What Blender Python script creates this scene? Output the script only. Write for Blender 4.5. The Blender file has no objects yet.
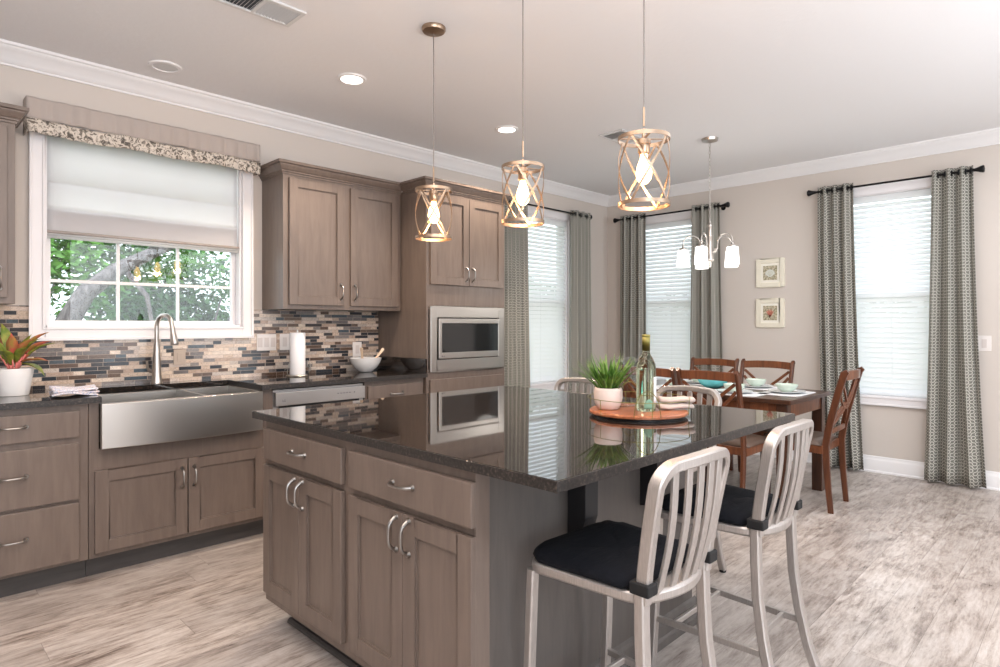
import bpy, math, random
from mathutils import Vector, Matrix
random.seed(7)
sc = bpy.context.scene
COL = sc.collection
PI = math.pi

# ------------------------------------------------------------------ camera, world, lights, exposure
cd = bpy.data.cameras.new('camera'); cam = bpy.data.objects.new('camera', cd); COL.objects.link(cam)
cam.location = (0, 0, 1.272); cam.rotation_euler = (PI/2, 0, math.radians(44.6-90))
cd.sensor_width = 36; cd.lens = 615.5*36/1000; cd.shift_y = -9.0/1000; cd.clip_start = 0.02
sc.camera = cam
sc.view_settings.view_transform = 'Standard'; sc.view_settings.look = 'None'
sc.view_settings.gamma = 1.0; sc.view_settings.use_curve_mapping = False
sc.view_settings.exposure = 0.5
sc.cycles.use_denoising = True
sc.cycles.max_bounces = 20; sc.cycles.diffuse_bounces = 5; sc.cycles.glossy_bounces = 5
sc.cycles.transmission_bounces = 20; sc.cycles.transparent_max_bounces = 16
sc.cycles.caustics_reflective = False; sc.cycles.caustics_refractive = False
sc.cycles.sample_clamp_indirect = 6

w = bpy.data.worlds.new('world'); sc.world = w; w.use_nodes = True
bg = w.node_tree.nodes['Background']; bg.inputs[0].default_value = (0.91, 0.96, 1.0, 1); bg.inputs[1].default_value = 2.15

def light(name, kind, loc, rot, energy, color=(1, 1, 1), size=1.0, size_y=None, spread=None, angle=None, radius=None):
    l = bpy.data.lights.new(name, kind); l.energy = energy; l.color = color
    if kind == 'AREA':
        l.size = size
        if size_y: l.shape = 'RECTANGLE'; l.size_y = size_y
        if spread: l.spread = spread
    if kind == 'SUN': l.angle = angle or 0.02
    if kind in ('POINT', 'SPOT') and radius: l.shadow_soft_size = radius
    o = bpy.data.objects.new(name, l); COL.objects.link(o); o.location = loc; o.rotation_euler = rot
    return o
light('sun', 'SUN', (0, -5, 12), (math.radians(48), 0, math.radians(-35)), 2.2, (1, .96, .88), angle=.02)
# added fill lamps behind the camera, in place of daylight from unseen windows
light('rear_fill', 'AREA', (-0.6, -2.6, 1.5), (math.radians(90), 0, math.radians(-25)), 85, (.86, .93, 1), 3.4, 2.2)
light('side_fill', 'AREA', (3.6, -2.8, 1.5), (math.radians(90), 0, 0), 58, (.88, .94, 1), 3.0, 2.2)  # added side fill, the wall behind it has no window
light('kitchen_bounce_fill', 'AREA', (0.0, -0.6, 1.4), (math.radians(180), 0, 0), 78, (.88, .93, 1), 2.2, 2.0)  # added upward lamp that brightens the kitchen ceiling
light('dining_bounce_fill', 'AREA', (3.4, -1.0, 1.2), (math.radians(180), 0, 0), 24, (.90, .95, 1), 2.4, 1.8)  # added upward lamp for the ceiling towards the dining end
light('kitchen_overhead_fill', 'AREA', (0.6, 1.4, 2.70), (0, 0, 0), 40, (1, .84, .72), 2.0, 1.8)  # added warm fill panel under the ceiling, not a fixture of the room
light('dining_overhead_fill', 'AREA', (4.0, 0.6, 2.70), (0, 0, 0), 24, (.95, .97, 1), 2.2, 2.2)  # added soft overhead fill for the dining side, no real lamp

# ------------------------------------------------------------------ helpers
def lin(c):
    c = c/255.0
    return c/12.92 if c <= .04045 else ((c+.055)/1.055)**2.4
def rgb(r, g, b): return (lin(r), lin(g), lin(b), 1)

def mat(name, col, rough=.5, metal=0.0, **kw):
    m = bpy.data.materials.new(name); m.use_nodes = True
    b = m.node_tree.nodes['Principled BSDF']
    b.inputs['Base Color'].default_value = col; b.inputs['Roughness'].default_value = rough; b.inputs['Metallic'].default_value = metal
    for k, v in kw.items(): b.inputs[k.replace('_', ' ')].default_value = v
    return m
class NT:
    def __init__(s, m): s.t = m.node_tree; s.b = s.t.nodes.get('Principled BSDF'); s.n = s.t.nodes; s.l = s.t.links
    def N(s, k, **kw):
        n = s.n.new(k)
        for a, v in kw.items(): setattr(n, a, v)
        return n
    def L(s, a, b): s.l.new(a, b)
    def math(s, op, a, b=None, c=None):
        n = s.N('ShaderNodeMath', operation=op)
        for i, x in enumerate((a, b, c)):
            if x is None: continue
            if isinstance(x, (int, float)): n.inputs[i].default_value = x
            else: s.L(x, n.inputs[i])
        return n.outputs[0]
    def coord(s, which='Object'): return s.N('ShaderNodeTexCoord').outputs[which]
    def sep(s, v):
        n = s.N('ShaderNodeSeparateXYZ'); s.L(v, n.inputs[0]); return n.outputs
    def comb(s, x, y, z):
        n = s.N('ShaderNodeCombineXYZ')
        for i, q in enumerate((x, y, z)):
            if isinstance(q, (int, float)): n.inputs[i].default_value = q
            else: s.L(q, n.inputs[i])
        return n.outputs[0]
    def mapping(s, v, scale, loc=(0, 0, 0)):
        n = s.N('ShaderNodeMapping'); s.L(v, n.inputs[0]); n.inputs['Scale'].default_value = scale; n.inputs['Location'].default_value = loc; return n.outputs[0]
    def noise(s, v, scale, detail=4, rough=.55, dist=0):
        n = s.N('ShaderNodeTexNoise'); s.L(v, n.inputs['Vector']); n.inputs['Scale'].default_value = scale
        n.inputs['Detail'].default_value = detail; n.inputs['Roughness'].default_value = rough; n.inputs['Distortion'].default_value = dist
        return n.outputs['Fac']
    def ramp(s, v, stops, interp='LINEAR'):
        n = s.N('ShaderNodeValToRGB'); s.L(v, n.inputs[0]); cr = n.color_ramp; cr.interpolation = interp
        while len(cr.elements) < len(stops): cr.elements.new(.5)
        for e, (p, c) in zip(cr.elements, stops): e.position = p; e.color = c
        return n.outputs[0]
    def mix(s, f, a, b, mode='MIX'):
        n = s.N('ShaderNodeMix', data_type='RGBA', blend_type=mode)
        for i, x in ((0, f), (6, a), (7, b)):
            if isinstance(x, (int, float, tuple)): n.inputs[i].default_value = x
            else: s.L(x, n.inputs[i])
        return n.outputs[2]
    def bump(s, h, strength=.2, dist=.002):
        n = s.N('ShaderNodeBump'); s.L(h, n.inputs['Height']); n.inputs['Strength'].default_value = strength; n.inputs['Distance'].default_value = dist
        s.L(n.outputs[0], s.b.inputs['Normal'])
    def white(s, v):
        n = s.N('ShaderNodeTexWhiteNoise', noise_dimensions='3D'); s.L(v, n.inputs['Vector']); return n.outputs['Value']

def wood(name, c1, c2, rough=.45, axis='Z', scale=5):
    m = mat(name, c1, rough); t = NT(m)
    sc_ = {'Z': (6, 6, .7), 'X': (.7, 6, 6), 'Y': (6, .7, 6)}[axis]
    v = t.mapping(t.coord(), sc_)
    f = t.noise(v, scale, 6, .6, .6); g = t.noise(t.coord(), 2.2, 2)
    f2 = t.math('ADD', t.math('MULTIPLY', f, .7), t.math('MULTIPLY', g, .3))
    t.L(t.ramp(f2, [(.38, c1), (.62, c2)]), t.b.inputs['Base Color'])
    t.bump(f, .03, .001)
    return m

M = {}
M['wall'] = mat('wall_paint', rgb(208, 199, 191), .75)
t = NT(M['wall']); t.bump(t.noise(t.coord(), 120, 3), .05, .001)
M['ceiling'] = mat('ceiling_paint', rgb(234, 233, 234), .85)
t = NT(M['ceiling']); t.bump(t.noise(t.coord(), 25, 5), .35, .004)
M['trim'] = mat('white_trim_paint', rgb(236, 234, 234), .4)
M['casing'] = mat('window_trim_paint', rgb(232, 229, 230), .4)
M['cab'] = wood('grey_stained_maple', rgb(102, 89, 81), rgb(115, 101, 92), .33)
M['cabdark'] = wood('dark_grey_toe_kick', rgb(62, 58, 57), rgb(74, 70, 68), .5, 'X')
M['endpanel'] = wood('grey_island_end_panel', rgb(84, 79, 76), rgb(94, 88, 84), .45)
M['cherry'] = wood('cherry_wood', rgb(90, 52, 34), rgb(128, 78, 50), .28, 'Z', 6)
M['cherrydark'] = wood('dark_cherry_wood', rgb(56, 36, 27), rgb(76, 48, 34), .3, 'Z', 6)
M['cherrymid'] = wood('chair_post_wood', rgb(74, 42, 27), rgb(100, 58, 36), .28, 'Z', 6)
M['traywood'] = wood('acacia_wood', rgb(132, 74, 46), rgb(176, 110, 74), .3, 'X', 5)
M['spoonwood'] = mat('pale_wood', rgb(222, 196, 168), .5)
M['pewter'] = mat('pewter', rgb(150, 146, 142), .3, 1)
M['pendantmetal'] = mat('bulb_tinted_nickel', rgb(168, 146, 126), .34, 1)  # nickel with the bulb's warm glow mixed into its colour
M['black'] = mat('black_metal', rgb(22, 22, 24), .35, .6)
M['blackpaint'] = mat('black_paint', rgb(20, 20, 24), .45)
M['nickel'] = mat('brushed_nickel', rgb(190, 184, 178), .28, 1)
M['steel'] = mat('stainless_steel', rgb(186, 181, 176), .3, 1)
t = NT(M['steel']); v = t.mapping(t.coord(), (1, 1, 60)); t.bump(t.noise(v, 12, 2), .12, .001)
M['satin'] = mat('satin_steel_panel', rgb(176, 172, 170), .35, .75)
M['alum'] = mat('brushed_aluminium', rgb(190, 184, 180), .42, .8)
t = NT(M['alum']); v = t.mapping(t.coord(), (40, 40, 3)); f = t.noise(v, 10, 3); t.L(t.ramp(f, [(.3, rgb(176, 170, 166)), (.7, rgb(194, 188, 184))]), t.b.inputs['Base Color'])
M['glassdark'] = mat('dark_oven_glass', rgb(24, 26, 28), .06, 0, IOR=1.6)
M['white'] = mat('white_ceramic', rgb(238, 236, 234), .2)
M['plate_white'] = mat('white_plastic', rgb(232, 226, 222), .4)
M['switchbeige'] = mat('switch_rocker', rgb(214, 205, 200), .4)
M['celadon'] = mat('pale_green_stoneware', rgb(206, 220, 208), .25)
M['plategrey'] = mat('pale_grey_stoneware', rgb(214, 218, 218), .25)
M['teal'] = mat('turquoise_stoneware', rgb(112, 206, 210), .25)
M['placemat'] = mat('white_placemat', rgb(222, 222, 224), .8)
M['paper'] = mat('paper_towel', rgb(240, 239, 240), .9)
M['potpink'] = mat('blush_ceramic', rgb(222, 204, 194), .5)
M['napkin'] = mat('linen_napkin', rgb(190, 176, 168), .9)
M['seatbeige'] = mat('taupe_leather', rgb(92, 74, 63), .5)
M['navy'] = mat('black_navy_cushion', rgb(9, 11, 18), .9, Specular_IOR_Level=.25); t = NT(M['navy']); t.bump(t.noise(t.mapping(t.coord(), (1, 5, 1)), 9, 4), .5, .012)
M['cordgrey'] = mat('grey_cord', rgb(104, 99, 96), .6)
M['rubber'] = mat('black_rubber', rgb(13, 13, 15), .7)
M['soil'] = mat('potting_soil', rgb(60, 44, 34), .9)
M['bark'] = mat('bark', rgb(150, 140, 138), .9); t = NT(M['bark']); f = t.noise(t.mapping(t.coord(), (6, 6, 2)), 5, 6); t.L(t.ramp(f, [(.35, rgb(58, 54, 56)), (.65, rgb(118, 112, 112))]), t.b.inputs['Base Color']); t.bump(f, .6, .03)
M['cork'] = mat('olive_foil', rgb(128, 122, 62), .4, .3)
M['label'] = mat('bottle_label', rgb(232, 234, 238), .6)
M['emblem'] = mat('green_emblem', rgb(110, 150, 130), .6)
M['glass'] = mat('clear_glass', (1, 1, 1, 1), 0.0, 0, Transmission_Weight=1.0, IOR=1.45)
M['bottleglass'] = mat('pale_green_glass', rgb(226, 236, 206), 0.0, 0, Transmission_Weight=1.0, IOR=1.3)
M['pane'] = mat('window_glass', (1, 1, 1, 1), 0.0, 0, Transmission_Weight=1.0, IOR=1.02)
M['pane'] = bpy.data.materials.new('window_glass'); M['pane'].use_nodes = True
nt = M['pane'].node_tree; nt.nodes.clear()
o_ = nt.nodes.new('ShaderNodeOutputMaterial'); mx = nt.nodes.new('ShaderNodeMixShader'); tr = nt.nodes.new('ShaderNodeBsdfTransparent'); gl = nt.nodes.new('ShaderNodeBsdfGlossy')
gl.inputs['Roughness'].default_value = .01; tr.inputs[0].default_value = (.95, .98, 1, 1)
lw = nt.nodes.new('ShaderNodeLayerWeight'); lw.inputs[0].default_value = .5
pw = nt.nodes.new('ShaderNodeMath'); pw.operation = 'POWER'; pw.inputs[1].default_value = 4; nt.links.new(lw.outputs['Facing'], pw.inputs[0])
ma = nt.nodes.new('ShaderNodeMath'); ma.operation = 'MULTIPLY_ADD'; ma.inputs[1].default_value = .6; ma.inputs[2].default_value = .035; nt.links.new(pw.outputs[0], ma.inputs[0])
nt.links.new(ma.outputs[0], mx.inputs[0]); nt.links.new(tr.outputs[0], mx.inputs[1]); nt.links.new(gl.outputs[0], mx.inputs[2]); nt.links.new(mx.outputs[0], o_.inputs[0])

M['thinglass'] = M['pane'].copy(); M['thinglass'].name = 'thin_stemware_glass'
for n_ in M['thinglass'].node_tree.nodes:
    if n_.type == 'BSDF_TRANSPARENT': n_.inputs[0].default_value = (.93, .94, .94, 1)
def emit(name, col, strength):
    m = mat(name, (0, 0, 0, 1), .5); b = m.node_tree.nodes['Principled BSDF']
    b.inputs['Emission Color'].default_value = col; b.inputs['Emission Strength'].default_value = strength
    return m
M['bulb'] = emit('glowing_bulb', (1, .62, .28, 1), 9)
M['downlight'] = emit('lit_downlight', (1, .93, .85, 1), 8)
M['shade'] = mat('lit_opal_glass', rgb(245, 245, 245), .4); b = M['shade'].node_tree.nodes['Principled BSDF']; b.inputs['Emission Color'].default_value = (1, .98, .95, 1); b.inputs['Emission Strength'].default_value = 1.6
def leafmat(name, c1, c2, scale=6, trans=.25):
    m = mat(name, c1, .5); t = NT(m)
    f = t.noise(t.coord(), scale, 3); t.L(t.ramp(f, [(.35, c1), (.65, c2)]), t.b.inputs['Base Color'])
    t.b.inputs['Transmission Weight'].default_value = 0
    return m
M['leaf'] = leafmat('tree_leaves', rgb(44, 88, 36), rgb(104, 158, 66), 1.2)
M['leafbright'] = leafmat('yellow_green_leaves', rgb(100, 156, 40), rgb(172, 212, 84), 1.5)  # yellow-green foliage colour of the right-hand shrub
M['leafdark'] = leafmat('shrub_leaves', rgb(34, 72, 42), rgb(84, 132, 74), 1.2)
M['grassleaf'] = leafmat('grass_blades', rgb(52, 92, 28), rgb(108, 146, 58), 30)
M['plantgreen'] = leafmat('variegated_leaf', rgb(96, 120, 44), rgb(150, 150, 60), 30)
M['plantpink'] = leafmat('pink_leaf', rgb(196, 84, 76), rgb(150, 128, 58), 22)
M['plantstem'] = mat('coral_stem', rgb(232, 132, 124), .5)
M['lawn'] = mat('lawn', rgb(150, 160, 120), .9); t = NT(M['lawn']); f = t.noise(t.coord(), .5, 5); t.L(t.ramp(f, [(.4, rgb(120, 140, 90)), (.6, rgb(206, 200, 176))]), t.b.inputs['Base Color'])
# granite
M['granite'] = mat('polished_dark_granite', rgb(30, 28, 28), .03, 0, IOR=1.72)
M['graniteedge'] = mat('honed_granite_edge', rgb(60, 57, 55), .35, 0)
t = NT(M['granite']); a = t.noise(t.coord(), 160, 4, .7); c = t.noise(t.coord(), 28, 3)
t_ = NT(M['graniteedge']); a_ = t_.noise(t_.coord(), 110, 4, .7); t_.L(t_.ramp(a_, [(.42, rgb(26, 24, 23)), (.56, rgb(48, 43, 41)), (.68, rgb(92, 82, 75))]), t_.b.inputs['Base Color'])
colr = t.ramp(a, [(.42, rgb(20, 19, 19)), (.56, rgb(44, 38, 35)), (.66, rgb(104, 88, 76))])
t.L(t.mix(t.math('MULTIPLY', c, .6), colr, rgb(26, 24, 24)), t.b.inputs['Base Color'])
# floor planks
M['floor'] = mat('vinyl_plank_floor', rgb(180, 168, 160), .32)
t = NT(M['floor']); x, y, z = t.sep(t.coord())
row = t.math('FLOOR', t.math('DIVIDE', y, .178)); rr = t.white(t.comb(row, 3.3, 1))
xs = t.math('ADD', t.math('DIVIDE', x, 1.22), t.math('MULTIPLY', rr, 7.3)); colid = t.math('FLOOR', xs)
tone = t.white(t.comb(row, colid, 5))
vv = t.comb(t.math('ADD', t.math('MULTIPLY', x, 1.1), t.math('MULTIPLY', tone, 31)), t.math('MULTIPLY', y, 7), t.math('MULTIPLY', tone, 17))
n1 = t.noise(vv, 2.4, 8, .68, .9); n2 = t.noise(vv, 11, 7, .75, .3)
n3 = t.noise(t.comb(t.math('MULTIPLY', x, 1.5), t.math('MULTIPLY', y, 2.5), tone), 2.2, 4, .6, 1.0)
mixn = t.math('ADD', t.math('ADD', t.math('MULTIPLY', n1, .36), t.math('MULTIPLY', n2, .36)), t.math('MULTIPLY', n3, .28))
cr = t.ramp(mixn, [(.385, rgb(104, 90, 82)), (.448, rgb(150, 138, 130)), (.51, rgb(182, 171, 163)), (.60, rgb(206, 198, 192))])
tn = t.mix(t.math('MULTIPLY', tone, .35), cr, rgb(140, 131, 126))
fy = t.math('FRACT', t.math('DIVIDE', y, .178)); fx = t.math('FRACT', xs)
gap = t.math('MAXIMUM', t.math('LESS_THAN', fy, .012), t.math('LESS_THAN', fx, .002))
t.L(t.mix(t.math('MULTIPLY', gap, .45), tn, rgb(90, 80, 74)), t.b.inputs['Base Color'])
t.L(t.ramp(n2, [(.3, (.26, .26, .26, 1)), (.7, (.42, .42, .42, 1))]), t.b.inputs['Roughness']); t.bump(n2, .08, .001)
# mosaic backsplash
M['mosaic'] = mat('glass_stone_mosaic', rgb(180, 160, 140), .15)
t = NT(M['mosaic']); x, y, z = t.sep(t.coord())
x = t.math('ADD', x, y)
RH = .0228
row = t.math('FLOOR', t.math('DIVIDE', z, RH)); rr = t.white(t.comb(row, 9.1, 2))
x1 = t.math('ADD', t.math('DIVIDE', x, .086), t.math('MULTIPLY', rr, 13))
x2 = t.math('ADD', x1, t.math('MULTIPLY', t.math('SINE', t.math('ADD', t.math('MULTIPLY', x1, 2.3), t.math('MULTIPLY', row, 4.7))), .3))
ci = t.math('FLOOR', x2); h1 = t.white(t.comb(ci, row, 7))
pal = [(210, 190, 172), (140, 134, 132), (46, 52, 60), (226, 208, 190), (98, 78, 66), (190, 168, 152), (76, 90, 100), (218, 202, 190), (118, 114, 114), (204, 192, 182), (112, 96, 86), (58, 58, 62), (232, 218, 204)]
stops = [(i/len(pal), rgb(*p)) for i, p in enumerate(pal)]
base = t.ramp(h1, stops, 'CONSTANT')
vn = t.noise(t.comb(t.math('MULTIPLY', x, 1), t.math('MULTIPLY', z, 1.6), t.math('MULTIPLY', h1, 40)), 34, 5, .7, 1.2)
vein = t.ramp(vn, [(.40, (1, 1, 1, 1)), (.46, (.42, .36, .32, 1)), (.50, (1, 1, 1, 1)), (.58, (.8, .76, .72, 1)), (.62, (1, 1, 1, 1))])
base2 = t.mix(.85, base, vein, 'MULTIPLY')
fx = t.math('FRACT', x2); fz = t.math('FRACT', t.math('DIVIDE', z, RH))
g = t.math('MAXIMUM', t.math('LESS_THAN', fx, .03), t.math('LESS_THAN', fz, .1))
t.L(t.mix(g, base2, rgb(168, 152, 140)), t.b.inputs['Base Color'])
t.L(t.math('ADD', t.math('MULTIPLY', g, .6), .14), t.b.inputs['Roughness'])
t.bump(t.math('SUBTRACT', 1, g), .4, .002)
# curtain: pale maze of arcs on dark grey
def maze(name, dark, light_, cell=.025, thick=.11):
    m = mat(name, dark, .85); t = NT(m); u, v, _ = t.sep(t.coord('UV'))
    su = t.math('DIVIDE', u, cell); sv = t.math('DIVIDE', v, cell)
    cu = t.math('FLOOR', su); cv = t.math('FLOOR', sv); h = t.math('GREATER_THAN', t.white(t.comb(cu, cv, 1)), .5)
    fu = t.math('FRACT', su); fv = t.math('FRACT', sv)
    fu2 = t.math('ABSOLUTE', t.math('SUBTRACT', fu, h))
    def ring(a, b_):
        d = t.math('SQRT', t.math('ADD', t.math('POWER', a, 2), t.math('POWER', b_, 2)))
        return t.math('LESS_THAN', t.math('ABSOLUTE', t.math('SUBTRACT', d, .5)), thick)
    r = t.math('MAXIMUM', ring(fu2, fv), ring(t.math('SUBTRACT', 1, fu2), t.math('SUBTRACT', 1, fv)))
    t.L(t.mix(r, dark, light_), t.b.inputs['Base Color'])
    return m
M['curtain'] = maze('grey_maze_curtain_fabric', rgb(110, 108, 101), rgb(196, 193, 183))
M['valtaupe'] = mat('taupe_linen', rgb(178, 167, 160), .9)
t = NT(M['valtaupe']); t.bump(t.noise(t.coord(), 300, 2), .15, .001)
M['valpattern'] = mat('patterned_band', rgb(220, 210, 190), .9)
t = NT(M['valpattern']); f = t.noise(t.coord(), 34, 4, .6, .8); t.L(t.ramp(f, [(.38, rgb(92, 86, 80)), (.45, rgb(160, 150, 138)), (.5, rgb(222, 212, 200)), (.57, rgb(206, 196, 184)), (.62, rgb(112, 102, 92))]), t.b.inputs['Base Color'])
def translucent(name, col, tf=.4, bands=None):
    m = bpy.data.materials.new(name); m.use_nodes = True; nt = m.node_tree; nt.nodes.clear()
    o = nt.nodes.new('ShaderNodeOutputMaterial'); a = nt.nodes.new('ShaderNodeBsdfDiffuse'); b = nt.nodes.new('ShaderNodeBsdfTranslucent'); x = nt.nodes.new('ShaderNodeMixShader')
    a.inputs[0].default_value = col; b.inputs[0].default_value = col; x.inputs[0].default_value = tf
    nt.links.new(a.outputs[0], x.inputs[1]); nt.links.new(b.outputs[0], x.inputs[2]); nt.links.new(x.outputs[0], o.inputs[0])
    return m
M['shadefabric'] = translucent('white_linen_shade', rgb(240, 239, 240), .6)
M['slat'] = translucent('white_blind_slat', rgb(248, 249, 250), .46)
M['towel'] = mat('printed_tea_towel', rgb(228, 224, 228), .95)
t = NT(M['towel']); f = t.noise(t.coord(), 34, 3, .5, 3); t.L(t.ramp(f, [(.43, rgb(232, 228, 230)), (.49, rgb(128, 136, 178)), (.53, rgb(234, 230, 232)), (.66, rgb(222, 196, 190))]), t.b.inputs['Base Color'])
M['art1'] = mat('art_sand', rgb(168, 160, 132), .7); t = NT(M['art1']); f = t.noise(t.coord(), 60, 4); t.L(t.ramp(f, [(.4, rgb(140, 136, 108)), (.6, rgb(204, 192, 168))]), t.b.inputs['Base Color'])
M['art2'] = mat('art_shell', rgb(214, 216, 206), .7)
M['coral'] = mat('art_coral', rgb(196, 120, 100), .7)
M['frame'] = mat('cream_frame', rgb(232, 226, 208), .5)
M['framein'] = mat('cream_frame_mat', rgb(240, 236, 224), .6)
M['vent'] = mat('vent_metal', rgb(214, 214, 214), .5); M['ventdark'] = mat('vent_duct', rgb(70, 76, 82), .8)
M['markgrey'] = mat('grey_marking', rgb(90, 90, 96), .5)

def wmat(o):
    m = Matrix.Translation(o.location) @ o.rotation_euler.to_matrix().to_4x4()
    return wmat(o.parent) @ m if o.parent else m
def tag(o, label=None, cat=None, group=None, kind=None):
    if label: o['label'] = label
    if cat: o['category'] = cat
    if group: o['group'] = group
    if kind: o['kind'] = kind
    return o
def thing(name, label, cat, loc=(0, 0, 0), rz=0, group=None):
    o = bpy.data.objects.new(name, None); COL.objects.link(o); o.location = loc; o.rotation_euler = (0, 0, rz); o.empty_display_size = .05
    return tag(o, label, cat, group)
def dup(root, loc, rz, label, group=None):
    def cp(o, par):
        c = o.copy(); COL.objects.link(c); c.parent = par
        for ch in o.children: cp(ch, c)
        return c
    r = cp(root, None); r.location = loc; r.rotation_euler = (0, 0, rz); r['label'] = label
    if group: r['group'] = group
    return r

class MB:
    def __init__(s): s.v = []; s.f = []; s.uv = {}
    def box(s, a, b):
        x0, x1 = sorted((a[0], b[0])); y0, y1 = sorted((a[1], b[1])); z0, z1 = sorted((a[2], b[2])); i = len(s.v)
        s.v += [(x0, y0, z0), (x1, y0, z0), (x1, y1, z0), (x0, y1, z0), (x0, y0, z1), (x1, y0, z1), (x1, y1, z1), (x0, y1, z1)]
        s.f += [tuple(i+k for k in q) for q in ((3, 2, 1, 0), (4, 5, 6, 7), (0, 1, 5, 4), (1, 2, 6, 5), (2, 3, 7, 6), (3, 0, 4, 7))]
        return s
    def sweep(s, pts, sec, up=(0, 0, 1), closed=False, scales=None):
        P = [Vector(p) for p in pts]; n = len(P); m = len(sec); i0 = len(s.v); prevN = None
        for k, p in enumerate(P):
            if closed: T = (P[(k+1) % n]-P[k-1]).normalized()
            else: T = (P[min(k+1, n-1)]-P[max(k-1, 0)]).normalized()
            if up is None:
                if prevN is None:
                    a = Vector((0, 0, 1)) if abs(T.z) < .9 else Vector((1, 0, 0)); Nn = (a-T*a.dot(T)).normalized()
                else: Nn = (prevN-T*prevN.dot(T)).normalized()
                prevN = Nn; S = T.cross(Nn)
            else:
                U = Vector(up); S = T.cross(U).normalized(); Nn = S.cross(T)
            q = scales[k] if scales else 1
            if not isinstance(q, tuple): q = (q, q)
            for a, b in sec: s.v.append(tuple(p+S*a*q[0]+Nn*b*q[1]))
        for k in range(n if closed else n-1):
            k2 = (k+1) % n
            for j in range(m):
                j2 = (j+1) % m; s.f.append((i0+k*m+j, i0+k*m+j2, i0+k2*m+j2, i0+k2*m+j))
        if not closed:
            s.f.append(tuple(i0+j for j in range(m))[::-1]); s.f.append(tuple(i0+(n-1)*m+j for j in range(m)))
        return s
    def tube(s, pts, r, n=8, closed=False, radii=None):
        sec = [(math.cos(2*PI*j/n), math.sin(2*PI*j/n)) for j in range(n)]
        return s.sweep(pts, sec, None, closed, radii or [r]*len(pts))
    def bar(s, pts, wd, th, up=(0, 0, 1), scales=None):
        a, b = wd/2, th/2; c = min(a, b)*.3
        sec = [(-a+c, -b), (a-c, -b), (a, -b+c), (a, b-c), (a-c, b), (-a+c, b), (-a, b-c), (-a, -b+c)]
        return s.sweep(pts, sec, up, False, scales)
    def lathe(s, prof, c=(0, 0, 0), n=24, ax='z', closed=False):
        i0 = len(s.v); m = len(prof)
        for j in range(n):
            a = 2*PI*j/n
            for r, z in prof:
                p = (r*math.cos(a), r*math.sin(a), z)
                if ax == 'y': p = (p[0], p[2], p[1])
                if ax == 'x': p = (p[2], p[0], p[1])
                s.v.append((c[0]+p[0], c[1]+p[1], c[2]+p[2]))
        for j in range(n):
            j2 = (j+1) % n
            for k in range(m if closed else m-1):
                k2 = (k+1) % m; s.f.append((i0+j*m+k, i0+j2*m+k, i0+j2*m+k2, i0+j*m+k2))
        if not closed:
            if prof[0][0] > 1e-5: s.f.append(tuple(i0+j*m for j in range(n))[::-1])
            if prof[-1][0] > 1e-5: s.f.append(tuple(i0+j*m+m-1 for j in range(n)))
        return s
    def prism(s, poly, fn, a, b):
        i = len(s.v); n = len(poly)
        s.v += [tuple(fn(p[0], p[1], a)) for p in poly]+[tuple(fn(p[0], p[1], b)) for p in poly]
        s.f.append(tuple(range(i, i+n))[::-1]); s.f.append(tuple(range(i+n, i+2*n)))
        for k in range(n):
            k2 = (k+1) % n; s.f.append((i+k, i+k2, i+n+k2, i+n+k))
        return s
    def sheet(s, fn, nu, nv, uvfn=None):
        i = len(s.v)
        for b in range(nv+1):
            for a in range(nu+1):
                s.v.append(tuple(fn(a/nu, b/nv)))
                if uvfn: s.uv[len(s.v)-1] = uvfn(a/nu, b/nv)
        for b in range(nv):
            for a in range(nu):
                k = i+b*(nu+1)+a; s.f.append((k, k+1, k+nu+2, k+nu+1))
        return s
    def xf(s, m, start=0):
        for k in range(start, len(s.v)): s.v[k] = tuple(m @ Vector(s.v[k]))
        return s
    def out(s, name, m, parent=None, smooth=False, bevel=0, seg=2, solid=0, sub=0, local=False):
        me = bpy.data.meshes.new(name); vs = s.v
        if parent is not None and not local:
            inv = wmat(parent).inverted(); vs = [tuple(inv @ Vector(v)) for v in vs]
        me.from_pydata(vs, [], s.f); me.update()
        import bmesh
        bm = bmesh.new(); bm.from_mesh(me)
        bmesh.ops.remove_doubles(bm, verts=bm.verts, dist=1e-6) if not s.uv else None
        bmesh.ops.recalc_face_normals(bm, faces=bm.faces); bm.to_mesh(me); bm.free()
        if s.uv:
            ul = me.uv_layers.new(name='UVMap')
            for lp in me.loops: ul.data[lp.index].uv = s.uv.get(lp.vertex_index, (0, 0))
        mm = M[m] if isinstance(m, str) else m
        me.materials.append(mm)
        if smooth:
            for p in me.polygons: p.use_smooth = True
            if smooth != 'all': me.set_sharp_from_angle(angle=math.radians(40))
        o = bpy.data.objects.new(name, me); COL.objects.link(o); o.parent = parent
        if solid: k = o.modifiers.new('s', 'SOLIDIFY'); k.thickness = solid; k.offset = 0
        if sub: k = o.modifiers.new('u', 'SUBSURF'); k.levels = sub; k.render_levels = sub
        if bevel:
            k = o.modifiers.new('b', 'BEVEL'); k.width = bevel; k.segments = seg; k.limit_method = 'ANGLE'; k.angle_limit = math.radians(35); k.harden_normals = False
        return o
def B(a, b): return MB().box(a, b)

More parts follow.
